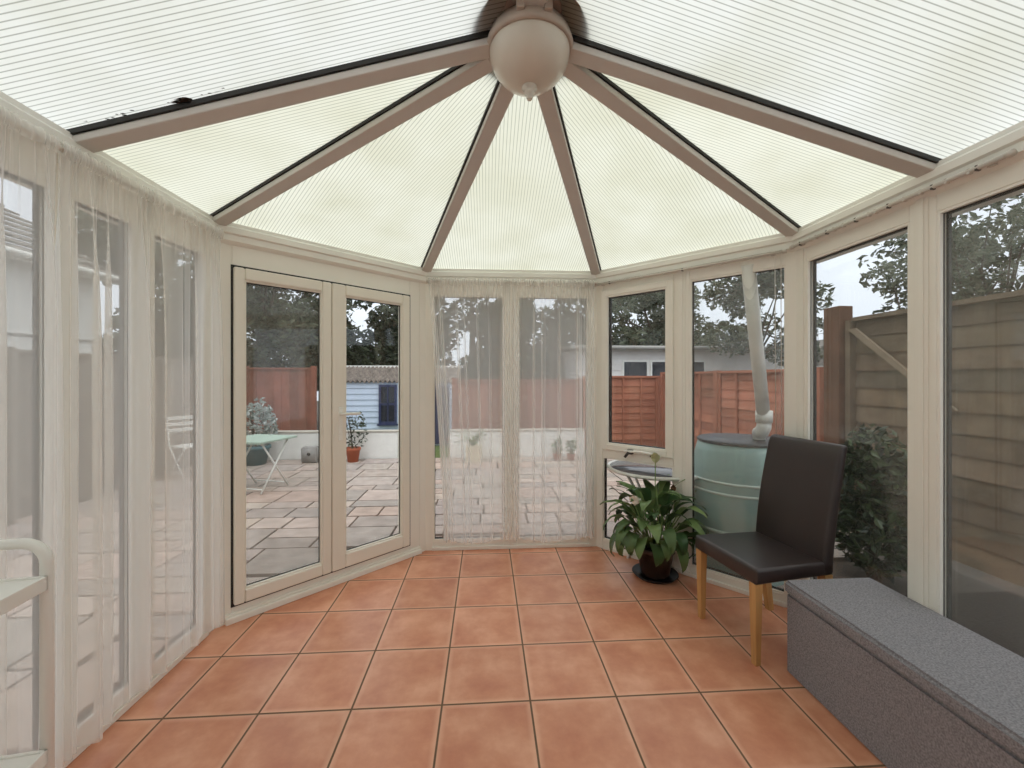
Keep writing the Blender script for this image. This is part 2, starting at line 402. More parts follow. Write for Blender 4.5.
# corner posts
inn = outset(poly, 0); outp = outset(poly, TK)
def post(i, name, w=.052):
    p = Vector(poly[i]); p0 = Vector(poly[i - 1]); p2 = Vector(poly[(i + 1) % 6])
    d1 = (p0 - p).normalized(); d2 = (p2 - p).normalized()
    n1 = Vector((-d1.y, d1.x)); n2 = Vector((d2.y, -d2.x))
    if n1.dot(p - mid) < 0: n1 = -n1
    if n2.dot(p - mid) < 0: n2 = -n2
    o = outp[i]; e = .004; inner = -(n1 + n2).normalized() * e
    pts = [p + d1 * w + inner, p + inner, p + d2 * w + inner, p + d2 * w + n2 * TK, o, p + d1 * w + n1 * TK]
    bm = bmesh.new()
    a = [bm.verts.new((q.x, q.y, 0.0)) for q in pts]; b = [bm.verts.new((q.x, q.y, ZE)) for q in pts]
    bm.faces.new(a); bm.faces.new(b[::-1])
    for k in range(6): bm.faces.new([a[k], a[(k + 1) % 6], b[(k + 1) % 6], b[k]])
    bmesh.ops.recalc_face_normals(bm, faces=bm.faces[:])
    tag(mesh_obj(name, bm, M['upvc']), kind='structure', label='white corner post between two window runs')
for k, i in enumerate((5, 4, 3, 2)): post(i, 'trim_%d' % (k + 1))

# eaves beam: stepped profile following the bay
prof = [(-.018, 2.095), (-.028, 2.103), (-.028, 2.135), (-.040, 2.142), (-.040, 2.172), (-.030, 2.182), (-.030, 2.2), (.10, 2.2), (.12, 2.09), (.07, 2.08), (.0, 2.085)]
bm = bmesh.new(); rg = []
for off, z in prof:
    pl = outset(poly, off); rg.append([bm.verts.new((p.x, p.y, z)) for p in pl])
m_ = len(prof)
for a in range(m_):
    b = (a + 1) % m_
    for i in range(6):
        j = (i + 1) % 6
        bm.faces.new([rg[a][i], rg[a][j], rg[b][j], rg[b][i]])
bmesh.ops.recalc_face_normals(bm, faces=bm.faces[:])
tag(mesh_obj('trim_5', bm, M['upvc_white']), kind='structure', label='white stepped eaves beam running round the room')
# gutter outside
bm = bmesh.new(); rg = []
gpz = [(.125, 2.10), (.13, 2.04), (.20, 2.04), (.235, 2.10), (.225, 2.10), (.195, 2.05), (.14, 2.05), (.135, 2.10)]
for off, z in gpz:
    pl = outset(poly, off); rg.append([bm.verts.new((p.x, p.y, z)) for p in pl])
for a in range(len(gpz)):
    b = (a + 1) % len(gpz)
    for i in range(1, 6):
        j = (i + 1) % 6
        if (i, j) == (0, 1): continue
        bm.faces.new([rg[a][i], rg[a][j], rg[b][j], rg[b][i]])
bmesh.ops.recalc_face_normals(bm, faces=bm.faces[:])
tag(mesh_obj('trim_6', bm, M['upvc_white']), kind='structure', label='white rain gutter outside the eaves')

def window(name, seg, t0, t1, openings, label, mats=None, sash=()):
    """frame with a hole for every opening (ta, tb, za, zb); openings in `sash` get a raised opening casement"""
    w = empty(name, seg.pt((t0 + t1) / 2, 0, 0)); tag(w, kind='structure', label=label)
    bm = bmesh.new()
    # grid of members
    ts = sorted({t0, t1} | {round(o[0], 4) for o in openings} | {round(o[1], 4) for o in openings})
    # vertical members between columns
    cols = {}
    for o in openings: cols.setdefault((o[0], o[1]), []).append(o)
    ck = sorted(cols)
    prev = t0
    for c in ck:
        seg.box(bm, prev, c[0], 0, TK, 0, ZE, bev=.004); prev = c[1]
        os_ = sorted(cols[c], key=lambda q: q[2]); z = 0
        for o in os_:
            seg.box(bm, c[0], c[1], .001, TK - .001, z, o[2], bev=.004); z = o[3]
        seg.box(bm, c[0], c[1], .001, TK - .001, z, ZE, bev=.004)
    seg.box(bm, prev, t1, 0, TK, 0, ZE, bev=.004)
    # raised cover strips give the mullions their stepped profile
    edges_ = [t0] + [v for c in ck for v in c] + [t1]
    for a_, b_ in zip(edges_[0::2], edges_[1::2]):
        if b_ - a_ > .075 and a_ > t0 and b_ < t1:
            m0 = (a_ + b_) / 2; seg.box(bm, m0 - .026, m0 + .026, -.006, 0, .03, ZE, bev=.002); seg.box(bm, m0 - .012, m0 + .012, -.012, -.006, .03, ZE, bev=.002)
    # sill nosing at the floor
    seg.box(bm, t0, t1, -.014, .0, 0, .028, bev=.004)
    for o in openings:
        seg.ring(bm, o[0], o[1], o[2], o[3], .010, .004, .018)   # glazing bead
    inv = w.matrix_world.inverted()
    f = mesh_obj('frame', bm, M['upvc'], w); f.matrix_parent_inverse = Matrix.Translation(-Vector(w.location))
    for k, o in enumerate(openings):
        a, b, za, zb = o; e = 0
        mt = (mats or {}).get(k, 'glass')
        if k in sash:
            sm = bmesh.new(); sw = .046
            seg.ring(sm, a - .002, b + .002, za - .002, zb + .002, sw, -.018, .035, bev=.005)
            seg.ring(sm, a + sw - .002, b - sw + .002, za + sw - .002, zb - sw + .002, .010, -.012, .008)
            s = mesh_obj('casement', sm, M['upvc'], w); s.matrix_parent_inverse = Matrix.Translation(-Vector(w.location))
            e = sw
        g = bmesh.new(); n0 = .008 if k in sash else .018; seg.ring(g, a + e, b - e, za + e, zb - e, .012, n0, n0 + .003); seg.ring(g, a + e, b - e, za + e, zb - e, .010, n0 + .0245, max(n0 + .036, .052))
        q = mesh_obj('gasket', g, M['gasket'], w); q.matrix_parent_inverse = Matrix.Translation(-Vector(w.location))
        g = bmesh.new(); seg.box(g, a + e - .006, b - e + .006, n0 + .004, n0 + .024, za + e - .006, zb - e + .006)
        q = mesh_obj('pane', g, M[mt], w); q.matrix_parent_inverse = Matrix.Translation(-Vector(w.location))
    return w
def ly(y): return y - YB
window('window_1', S_left, .0, S_left.L - .052, [(.1, .85, .075, 2.0), (.95, ly(.65), .075, 2.0), (ly(.75), ly(1.50), .075, 2.0), (ly(1.57), ly(1.83), .075, 2.0), (ly(1.93), ly(2.265), .075, 2.0)],
       'white framed window run behind the net curtains by the trolley')
window('window_2', S_far, .052, S_far.L - .052, [(.062, .615, .073, 2.0), (.73, 1.295, .073, 2.0)], 'white framed end window with two tall panes')
window('window_3', S_bay, .052, S_bay.L - .052, [(.052, .622, .07, .725), (.052, .622, .79, 2.035), (.735, 1.29, .07, 2.015)],
       'white framed window with an opening casement above a fixed pane', sash=(1,), mats={2: 'glass_dusty'})
window('window_4', S_right, .052, S_right.L, [(.070, .64, .08, 2.015), (.748, 1.70, .08, 2.015), (1.82, 2.6, .08, 2.015), (2.7, 3.4, .08, 2.015)],
       'white framed window run beside the grey ottoman', mats={0: 'glass_hazy', 1: 'glass_dusty'})

# casement stay and catch on the bay window
def child(o, w): o.matrix_parent_inverse = Matrix.Translation(-Vector(w.location)); return o
w3 = bpy.data.objects['window_3']
bm = bmesh.new()
S_bay.box(bm, .29, .33, -.05, -.018, .782, .816, bev=.003, mi=1); S_bay.box(bm, .47, .51, -.05, -.018, .782, .810, bev=.003, mi=1)
tube(bm, [S_bay.pt(.27, -.05, .80), S_bay.pt(.40, -.058, .812), S_bay.pt(.55, -.05, .80)], .009)
tube(bm, [S_bay.pt(.31, -.055, .80), S_bay.pt(.285, -.07, .760)], .010, mi=1)
child(mesh_obj('window_stay', bm, [M['upvc_white'], M['rail_dark']], w3), w3)

# french doors in their frame
d0 = tag(empty('door_1', S_door.pt(.69, 0, 0)), kind='structure', label='white outer frame of the french doors')
bm = bmesh.new(); LD = S_door.L
S_door.box(bm, .05, .085, 0, TK, 0, ZE, bev=.004); S_door.box(bm, 1.235, LD - .05, 0, TK, 0, ZE, bev=.004)
S_door.box(bm, .085, 1.235, .001, TK - .001, 0, .085, bev=.004); S_door.box(bm, .085, 1.235, .001, TK - .001, 1.972, ZE, bev=.004)
S_door.box(bm, .05, LD - .05, -.03, 0, 0, .035, bev=.005)
S_door.box(bm, .05, LD - .05, -.012, 0, .035, .05, bev=.003)
child(mesh_obj('frame', bm, M['upvc'], d0), d0)
bm = bmesh.new(); S_door.ring(bm, .0795, 1.2385, .0795, 1.9785, .016, -.0012, .03)
child(mesh_obj('gasket', bm, M['gasket'], d0), d0)
def leaf(name, t0, t1, wl, wr, z0, z1, glass, label, hinges):
    d = tag(empty(name, S_door.pt((t0 + t1) / 2, 0, .09)), kind='structure', label=label)
    bm = bmesh.new(); n0, n1 = -.026, .045
    S_door.box(bm, t0, t0 + wl, n0, n1, .092, 1.966, bev=.009); S_door.box(bm, t1 - wr, t1, n0, n1, .092, 1.966, bev=.009)
    S_door.box(bm, t0 + wl, t1 - wr, n0, n1, .092, z0, bev=.009); S_door.box(bm, t0 + wl, t1 - wr, n0, n1, z1, 1.966, bev=.009)
    S_door.ring(bm, t0 + wl - .002, t1 - wr + .002, z0 - .002, z1 + .002, .010, -.014, .004)
    child(mesh_obj('stiles_and_rails', bm, M['upvc_door'], d), d)
    bm = bmesh.new(); S_door.ring(bm, t0 + wl, t1 - wr, z0, z1, .013, .005, .008)
    child(mesh_obj('gasket', bm, M['gasket'], d), d)
    bm = bmesh.new(); S_door.box(bm, t0 + wl - .006, t1 - wr + .006, .009, .029, z0 - .006, z1 + .006)
    child(mesh_obj('pane', bm, M[glass], d), d)
    return d
leaf('door_2', .091, .630, .052, .058, .165, 1.90, 'glass_dusty', 'fixed leaf of the french doors, nearest the left curtain', 0)
dl = leaf('door_3', .634, 1.222, .090, .062, .185, 1.895, 'glass_clear', 'opening leaf of the french doors with a lever handle', 1)
bm = bmesh.new()
S_door.box(bm, .672, .700, -.032, -.02, .94, 1.16, bev=.004)
tube(bm, [S_door.pt(.686, -.03, 1.115), S_door.pt(.686, -.062, 1.115), S_door.pt(.70, -.072, 1.115), S_door.pt(.80, -.07, 1.113)], .009, 10)
tube(bm, [S_door.pt(.686, -.036, .985), S_door.pt(.686, -.028, .985)], .011, 10)
child(mesh_obj('handle', bm, M['upvc_white'], dl), dl)

# ------------------------------------------------------------------ roof
HX, HY = .165, 1.57
ZP_E, ZP_A = 2.205, 2.675          # underside of the panels at the eaves and at the hub
roof = tag(empty('ceiling', (HX, HY, 0)), kind='structure', label='ribbed translucent roof on white rafters')
def rchild(o): o.matrix_parent_inverse = Matrix.Translation(-Vector(roof.location)); return o
hub = Vector((HX, HY, ZP_A)); rend = Vector((HX, YB, ZP_A))
JL = Vector((XL, HY, ZP_E)); JR = Vector((XR, HY - .01, ZP_E))
V3 = lambda p: Vector((p[0], p[1], ZP_E))
def panel(pts, e0, e1, mat):
    """pts: underside polygon; flutes run at right angles to the eave e0-e1"""
    bm = bmesh.new(); uvl = bm.loops.layers.uv.new('UVMap')
    ed = (e1 - e0).normalized()
    nrm = (pts[1] - pts[0]).cross(pts[2] - pts[0]).normalized()
    if nrm.z < 0: nrm = -nrm
    # push the eave edge outward over the beam
    lo = [bm.verts.new(p) for p in pts]; hi = [bm.verts.new(p + nrm * .025) for p in pts]
    f = bm.faces.new(lo); f.material_index = 0
    g = bm.faces.new(hi); g.material_index = 1
    n = len(pts)
    for i in range(n): bm.faces.new([lo[i], lo[(i + 1) % n], hi[(i + 1) % n], hi[i]]).material_index = 1
    bmesh.ops.recalc_face_normals(bm, faces=bm.faces[:])
    for fc in bm.faces:
        for l in fc.loops:
            q = l.vert.co - e0; l[uvl].uv = (q.dot(ed), (q - ed * q.dot(ed)).length)
    rchild(mesh_obj('roof_panel', bm, [M[mat], M['poly_top']], roof))
def drop(p, q, k=.12):
    """extend from hub side past the eave by k"""
    d = (p - q).normalized(); return p + d * k
eA, eB, eC, eD = V3(A), V3(B), V3(C), V3(D)
def tri(a, b, mat):
    mid_ = (a + b) / 2
    panel([drop(a, hub), drop(b, hub), hub], a, b, mat)
Lb, Rb = Vector((XL, YB, ZP_E)), Vector((XR, YB, ZP_E))
panel([drop(Lb, rend), drop(JL, hub), hub, rend], Lb, JL, 'poly_w')
tri(JL, eA, 'poly_c'); tri(eA, eB, 'poly_c'); tri(eB, eC, 'poly_c'); tri(eC, eD, 'poly_c'); tri(eD, JR, 'poly_c')
panel([drop(Rb, rend), drop(JR, hub), hub, rend], JR, Rb, 'poly_w')

def rafter(e, top=None):
    t = (top or hub).copy(); e = e.copy()
    d = (e - t).normalized(); side = d.cross(Vector((0, 0, 1))).normalized(); up = side.cross(d).normalized()
    if up.z < 0: up = -up
    a = t + d * .02; b = e + d * .0
    dn = -up
    def P(p, s, h): return p + side * s + dn * h
    def bar(bm, s0, s1, h0, h1, a=a, b=b, bev=0):
        q = [P(a, s0, h1), P(b, s0, h1), P(b, s1, h1), P(a, s1, h1), P(a, s0, h0), P(b, s0, h0), P(b, s1, h0), P(a, s1, h0)]
        fs = hexa(bm, q, 0, bev); bmesh.ops.recalc_face_normals(bm, faces=bm.faces[:])
    bm = bmesh.new(); bar(bm, -.035, .035, .018, .046, bev=.004); bar(bm, -.024, .024, .010, .018)
    r = rchild(mesh_obj('rafter', bm, M['upvc_rafter'], roof))
    bm = bmesh.new(); bar(bm, -.042, -.026, .0005, .0178); bar(bm, .026, .042, .0005, .0178)
    g = mesh_obj('gasket', bm, M['gasket'], r); g.matrix_parent_inverse = Matrix.Translation(-Vector(roof.location)); g.matrix_parent_inverse = Matrix.Identity(4)
    return r
for e in (JL, eA, eB, eC, eD, JR): rafter(e)
for y in (.35, -.75):
    rafter(Vector((XL, y, ZP_E)), Vector((HX, y, ZP_A))); rafter(Vector((XR, y, ZP_E)), Vector((HX, y, ZP_A)))
# ridge beam and hub plate
bm = bmesh.new()
box(bm, HX - .045, HX + .045, YB, HY - .1, ZP_A - .05, ZP_A - .001, bev=.006); box(bm, HX - .075, HX + .075, YB, HY - .05, ZP_A - .012, ZP_A - .0005)
rchild(mesh_obj('ridge_beam', bm, M['upvc_rafter'], roof))
bm = bmesh.new(); lathe(bm, [(0, ZP_A - .03), (.15, ZP_A - .03), (.2, ZP_A - .024), (.215, ZP_A - .03), (.222, ZP_A - .045), (.226, ZP_A - .045), (.222, ZP_A - .022), (.19, ZP_A - .01), (0, ZP_A - .008)], 40, (HX, HY))
rchild(mesh_obj('hub_plate', bm, M['hub'], roof))
# grubby litter caught in the flutes beside the left rafter
bm = bmesh.new(); rd = random.Random(5)
for k in range(22):
    u_ = .06 + .30 * rd.random() if k > 5 else .235 + .022 * rd.random(); p = JL.lerp(hub, u_); q_ = .046 + .014 * rd.random() if k > 5 else .046 + .012 * rd.random()
    r_ = rd.uniform(.0015, .004) if k > 5 else rd.uniform(.006, .010)
    m4 = Matrix.Translation((p.x + rd.uniform(-.02, .02) * (k > 5), p.y - q_, p.z - .001)) @ Matrix.Diagonal((r_ * 3, r_, .001, 1))
    bmesh.ops.create_icosphere(bm, subdivisions=1, radius=1, matrix=m4)
x = rchild(mesh_obj('debris', bm, M['soil'], roof)); x['kind'] = 'stuff'
# ------------------------------------------------------------------ ceiling lamp
lamp = tag(empty('ceiling_lamp', (HX, HY, 2.618)), 'round bowl ceiling lamp with a small finial, fixed at the roof hub', 'lamp')
bm = bmesh.new(); lathe(bm, [(0, .026), (.135, .026), (.152, .022), (.160, .0), (.166, -.02), (.163, -.032), (.154, -.036), (.148, -.030), (0, -.030)], 48)
mesh_obj('mounting_ring', bm, M['ring'], lamp)
bm = bmesh.new(); pr = []
for i in range(15):
    a = i / 14 * PI / 2; pr.append((.152 * math.cos(a), -.031 - .135 * math.sin(a)))
lathe(bm, pr, 48); mesh_obj('lamp_shade', bm, M['bowl'], lamp)
bm = bmesh.new(); lathe(bm, [(0, -.155), (.028, -.162), (.030, -.168), (.016, -.174), (.020, -.182), (.020, -.190), (.010, -.197), (.013, -.203), (.009, -.211), (0, -.214)], 24)
mesh_obj('finial', bm, M['bowl'], lamp)
for s in (-1, 1):
    bm = bmesh.new(); box(bm, s * .048 - .014, s * .048 + .014, -.170, -.150, -.010, .022, bev=.003)
    mesh_obj('clip', bm, M['ring'], lamp)

# ------------------------------------------------------------------ curtain rails
def rail(name, seg, t0, t1, z, off, label, rings=0, ends=True, mat='rail'):
    o = tag(empty(name, seg.pt((t0 + t1) / 2, -off, z)), label, 'curtain rail')
    inv = Matrix.Translation(-Vector(o.location))
    bm = bmesh.new()
    tube(bm, [seg.pt(t0, -off, z), seg.pt(t1, -off, z)], .009, 10)
    for t in (t0, t1): tube(bm, [seg.pt(t - .01, -off, z), seg.pt(t + .01, -off, z)], .012, 10)
    x = mesh_obj('rod', bm, M[mat], o, True); x.matrix_parent_inverse = inv
    n = max(2, int((t1 - t0) / .7) + 1)
    for k in range(n):
        t = t0 + .06 + (t1 - t0 - .12) * k / (n - 1)
        bm = bmesh.new(); seg.box(bm, t - .012, t + .012, -off + .006, -.029, z - .012, z + .012, bev=.002)
        x = mesh_obj('bracket', bm, M['rail'], o); x.matrix_parent_inverse = inv
    if rings:
        bm = bmesh.new(); seg.box(bm, t0 + .02, t1 - .02, -off + .008, -off + .014, z + .002, z + .012)
        x = mesh_obj('track_slot', bm, M['rail_dark'], o); x.matrix_parent_inverse = inv
        for k in range(rings):
            t = t0 + .05 + (t1 - t0 - .1) * (k + R.uniform(.2, .8)) / rings; bm = bmesh.new()
            seg.box(bm, t - .004, t + .004, -off - .008, -off + .008, z - .011, z + .008)
            x = mesh_obj('glider', bm, M['rail_dark'] if k % 3 == 0 else M['rail'], o); x.matrix_parent_inverse = inv
    return o
RO = .062
rail('curtain_rail', S_left, .1, S_left.L - .04, 2.108, RO, 'curtain wire carrying the long net curtains by the trolley')
rail('curtain_rail', S_far, .03, S_far.L - .02, 2.095, RO, 'short curtain wire over the two tall end panes')
rail('curtain_rail', S_bay, .02, S_bay.L - .05, 2.085, .05, 'bare curtain wire over the casement window and water butt view', 6)
_bay = [o for o in bpy.data.objects if o.get('label', '').startswith('bare curtain wire over the casement')][0]
for t in (1.245, 1.275):
    bm = bmesh.new(); tube(bm, [S_bay.pt(t, .0 - .055, 2.075), S_bay.pt(t, -.052, 1.6), S_bay.pt(t + .004, -.05, 1.02)], .002, 5)
    x = mesh_obj('pull_cord', bm, M['rail'], _bay); x.matrix_parent_inverse = Matrix.Translation(-Vector(_bay.location))
rail('curtain_rail', S_right, .03, 1.02, 2.10, .05, 'bare curtain rail above the ottoman and chair', 16)

# ------------------------------------------------------------------ net curtains
def curtain(seg, t0, t1, z0, z1, label, folds, group, seed, gather=None, off=RO, edge=None, hemwave=.014):
    """pleated sheer panel hung on the wire; `gather` = list of (centre, width, strength) bunched places"""
    r = random.Random(seed); o = tag(empty('net_curtain', seg.pt((t0 + t1) / 2, -off, z1)), label, 'curtain', group)
    inv = Matrix.Translation(-Vector(o.location))
    nx, nz = int((t1 - t0) * 420), 26
    # monotone map from cloth parameter to wall position with bunching
    den = []
    for i in range(nx + 1):
        t = t0 + (t1 - t0) * i / nx; g = 1.0
        for c, w_, k in (gather or []): g += k * math.exp(-((t - c) / w_) ** 2)
        den.append(g)
    ph = [0.0]
    for i in range(nx): ph.append(ph[-1] + (den[i] + den[i + 1]) / 2)
    tot = ph[-1]; waves = [(r.uniform(.6, 1.0), folds * 1.0, r.uniform(0, 6.28)), (r.uniform(.3, .6), folds * 1.73, r.uniform(0, 6.28)), (.5, folds * .47, r.uniform(0, 6.28))]
    def off_at(i, v):
        p = ph[i] / tot * 2 * PI; s = 0
        for a, f, q in waves: s += a * math.sin(f * p + q + .55 * math.sin(2.1 * v + q))
        amp = (.011 + .015 * min(1, v * 3)) * (.22 + .78 * min(1.15, (den[i] - 1) / 1.6))
        head = .006 * math.sin(p * folds * 5.3 + math.sin(p * 31)) * max(0, 1 - v * 9)
        w = s * amp * (.25 + .75 * min(1, v * 5)) + head
        return max(-.055, min(.042, w))
    bm = bmesh.new(); rows = []
    for j in range(nz + 1):
        v = (j / nz) ** 1.35; row = []
        for i in range(nx + 1):
            t = t0 + (t1 - t0) * i / nx
            if edge: t = edge(t, v)
            z = z1 + (z0 - z1) * v + (hemwave * math.sin(i * .021 + seed) * v)
            row.append(bm.verts.new(seg.pt(t, -off - off_at(i, v) * 1.0, z)))
        rows.append(row)
    for j in range(nz):
        for i in range(nx):
            bm.faces.new([rows[j][i], rows[j][i + 1], rows[j + 1][i + 1], rows[j + 1][i]]).smooth = True
    c = mesh_obj('sheer_cloth', bm, M['voile'], o, True); c.matrix_parent_inverse = inv
    # gathered rod pocket: second layer round the wire
    bm = bmesh.new(); rows = []
    for j in range(7):
        z = z1 + .010 - .05 * j / 6; row = []
        for i in range(0, nx + 1):
            t = t0 + (t1 - t0) * i / nx; p = ph[i] / tot * 2 * PI
            if edge: t = edge(t, 0)
            w = .005 * math.sin(p * folds * 5.1 + .8 * math.sin(p * folds * 1.3)) + .006 * math.sin(PI * j / 6)
            row.append(bm.verts.new(seg.pt(t, -off - .012 - w, z + .004 * math.sin(p * folds * 2.3))))
        rows.append(row)
    for j in range(6):
        for i in range(nx): bm.faces.new([rows[j][i], rows[j][i + 1], rows[j + 1][i + 1], rows[j + 1][i]]).smooth = True
    c = mesh_obj('rod_pocket', bm, M['voile'], o, True); c.matrix_parent_inverse = inv
    # doubled side hems and bottom hem
    for ia, ib in ((0, 14), (nx - 14, nx)):
        bm = bmesh.new()
        rs = []
        for j in range(nz + 1):
            v = (j / nz) ** 1.35; row = []
            for i in range(ia, ib + 1, 2):
                t = t0 + (t1 - t0) * i / nx
                if edge: t = edge(t, v)
                z = z1 + (z0 - z1) * v + (hemwave * math.sin(i * .021 + seed) * v)
                row.append(bm.verts.new(seg.pt(t, -off - off_at(i, v) - .002, z)))
            rs.append(row)
        for j in range(nz):
            for i in range(len(rs[0]) - 1): bm.faces.new([rs[j][i], rs[j][i + 1], rs[j + 1][i + 1], rs[j + 1][i]]).smooth = True
        c = mesh_obj('hem', bm, M['voile'], o, True); c.matrix_parent_inverse = inv
    return o
GL = 'net curtains along the trolley side'
curtain(S_left, ly(-.6), ly(.60), .075, 2.122, 'sheer net curtain furthest from the french doors, behind the trolley', 8, GL, 3, [(ly(.1), .12, 4), (ly(.5), .1, 4), (ly(-.4), .1, 3)])
curtain(S_left, ly(.61), ly(1.445), .075, 2.122, 'sheer net curtain panel just behind the white trolley', 8, GL, 5, [(ly(.70), .08, 4), (ly(.95), .06, 4), (ly(1.27), .06, 5), (ly(1.15), .012, 3), (ly(1.41), .02, 3)])
curtain(S_left, ly(1.455), ly(2.29), .075, 2.122, 'sheer net curtain panel nearest the french doors', 9, GL, 11, [(ly(1.50), .04, 5), (ly(1.60), .05, 4), (ly(1.815), .045, 6), (ly(2.25), .05, 5), (ly(2.08), .010, 4), (ly(2.02), .006, 3), (ly(1.71), .008, 2)])
GF = 'net curtains on the end window'
curtain(S_far, .035, .668, .085, 2.105, 'sheer net curtain over the end pane nearest the french doors', 7, GF, 21, [(.09, .035, 4), (.64, .04, 3), (.24, .01, 3), (.30, .008, 3), (.40, .008, 3), (.5, .008, 2)],
        edge=lambda t, v: t + (.60 - t) * .20 * min(1, v * 1.15) * (1 if t < .60 else 0))
curtain(S_far, .672, 1.325, .085, 2.105, 'sheer net curtain over the end pane nearest the peace lily', 7, GF, 27, [(.70, .03, 2.5), (1.28, .045, 4), (.85, .008, 3), (.92, .012, 3), (1.05, .008, 3), (1.19, .01, 3)])

# ------------------------------------------------------------------ chair
ch = tag(empty('dining_chair', (1.212, 2.068, 0), math.radians(8.5)), 'dark brown leather dining chair with oak legs by the water butt window', 'chair')
W2 = .225
def rbox(pts, bev, seg=3):
    bm = bmesh.new(); fs = hexa(bm, pts)
    bmesh.ops.bevel(bm, geom=bm.edges[:], offset=bev, segments=seg, affect='EDGES', profile=.6)
    return bm
def frustum(x0, x1, y0, y1, z0, z1, dx=0, dy=0, dx0=0):
    return [(x0 + dx0, y0, z0), (x1 + dx0, y0, z0), (x1 + dx0, y1, z0), (x0 + dx0, y1, z0), (x0 + dx, y0 + dy, z1), (x1 + dx, y0 + dy, z1), (x1 + dx, y1 - dy, z1), (x0 + dx, y1 - dy, z1)]
bm = rbox([(0, -W2, .385), (.46, -W2 + .012, .385), (.46, W2 - .012, .385), (0, W2, .385), (.006, -W2, .462), (.46, -W2 + .012, .455), (.46, W2 - .012, .455), (.006, W2, .462)], .02, 4)
mesh_obj('seat', bm, M['leather'], ch, True)
# backrest: gently curved slab built as a swept section
bm = bmesh.new(); rows = []
for j in range(15):
    k = j / 14; z = .40 + .625 * k
    cx = .425 + .10 * k ** 1.5
    th = .032 * (1 - .15 * k); row = []
    hw = W2 - .008 + .004 * math.sin(PI * k)
    sec = []
    for (a, b) in ((-1, -1), (1, -1), (1, 1), (-1, 1)):
        for q in range(5):
            an = math.atan2(b, a) - PI / 4 + q / 4 * PI / 2
            rr = .018
            sec.append((cx + a * (th - rr) + rr * math.cos(an), b * (hw - rr) + rr * math.sin(an)))
    crown = 0
    sh = 1.0 if j < 14 else .8
    for (x, y) in sec: row.append(bm.verts.new((cx + (x - cx) * sh, y * (1 if j < 14 else .985), z + (0 if j < 14 else -.034) + (.010 if j == 14 else 0) * 0)))
    rows.append(row)
# rounded top ring
for e_, (s1, s2, dz) in enumerate(((.93, .995, .0), (.7, .98, .010), (.3, .95, .014))):
    cx = .525; row = []
    for v in rows[13]:
        row.append(bm.verts.new((cx + (v.co.x - cx + .008) * s1, v.co.y * s2, 1.004 + dz)))
    if e_ == 0: 
        for v in rows[14]: bm.verts.remove(v)
        rows[14] = row
    else: rows.append(row)
n = len(rows[0])
for j in range(len(rows) - 1):
    for i in range(n): bm.faces.new([rows[j][i], rows[j][(i + 1) % n], rows[j + 1][(i + 1) % n], rows[j + 1][i]])
bm.faces.new(rows[0][::-1]); bm.faces.new(rows[-1]); bmesh.ops.recalc_face_normals(bm, faces=bm.faces[:])
mesh_obj('backrest', bm, M['leather'], ch, True)
for s in (-1, 1):
    y0 = s * (W2 - .030)
    bm = rbox([(.008 + .006, y0 - .015, 0), (.044, y0 - .015, 0), (.044, y0 + .015, 0), (.014, y0 + .015, 0), (.006, y0 - .021, .388), (.05, y0 - .021, .388), (.05, y0 + .021, .388), (.006, y0 + .021, .388)], .003, 1)
    mesh_obj('leg', bm, M['oak'], ch)
    y0 = s * (W2 - .034)
    bm = bmesh.new(); pz = [(0, .475, .016), (.12, .458, .018), (.25, .440, .020), (.388, .428, .022)]; rr = []
    for z, x, h in pz: rr.append([bm.verts.new(q) for q in ((x - h, y0 - h, z), (x + h, y0 - h, z), (x + h, y0 + h, z), (x - h, y0 + h, z))])
    for a, b in zip(rr, rr[1:]):
        for i in range(4): bm.faces.new([a[i], a[(i + 1) % 4], b[(i + 1) % 4], b[i]])
    bm.faces.new(rr[0][::-1]); bm.faces.new(rr[-1]); mesh_obj('leg', bm, M['oak'], ch)

# ------------------------------------------------------------------ ottoman
ot = tag(empty('storage_ottoman', (1.584, 1.29, 0)), 'long grey felt storage ottoman bench with a padded lid', 'ottoman')
ox, oy = .212, .548
bm = bmesh.new(); hexa(bm, frustum(-ox + .008, ox - .008, -oy + .008, oy - .008, 0, .362)); bmesh.ops.bevel(bm, geom=bm.edges[:], offset=.008, segments=2, affect='EDGES')
mesh_obj('box', bm, M['felt'], ot)
bm = bmesh.new(); hexa(bm, frustum(-ox, ox, -oy, oy, .3625, .42)); bmesh.ops.bevel(bm, geom=bm.edges[:], offset=.012, segments=3, affect='EDGES')
mesh_obj('lid', bm, M['felt'], ot)

# ------------------------------------------------------------------ trolley
px_, py_ = gp(47, d=1.0)
tr = tag(empty('trolley', (px_, py_, 0), math.radians(8)), 'cream metal trolley with a curved tube frame and shelves', 'trolley')
def arch(y):
    bm = bmesh.new(); w = .27; zt = .955; rad = .05; pts = [(0, y, .045)]
    pts += [(0, y, zt - rad)]
    for k in range(1, 7):
        a = k / 6 * PI / 2; pts.append((-rad + rad * math.cos(a), y, zt - rad + rad * math.sin(a)))
    for k in range(0, 7):
        a = k / 6 * PI / 2; pts.append((-w + rad - rad * math.sin(a), y, zt - rad + rad * math.cos(a)))
    pts.append((-w, y, .045)); tube(bm, pts, .0125, 12)
    mesh_obj('tube_frame', bm, M['cart'], tr)
arch(0); arch(-.45)
for z in (.15, .463, .876):
    bm = bmesh.new()
    box(bm, -.265, .008, -.44, -.0135, z - .006, z)
    for a in ((-.27, .013, -.445, -.437), (-.27, .013, -.022, -.0135)): box(bm, *a, z - .03, z + .004, bev=.002)
    for a in ((-.270, -.262, -.437, -.012), (.005, .013, -.437, -.0135)): box(bm, *a, z - .03, z + .004, bev=.002)
    mesh_obj('shelf', bm, M['cart'], tr)
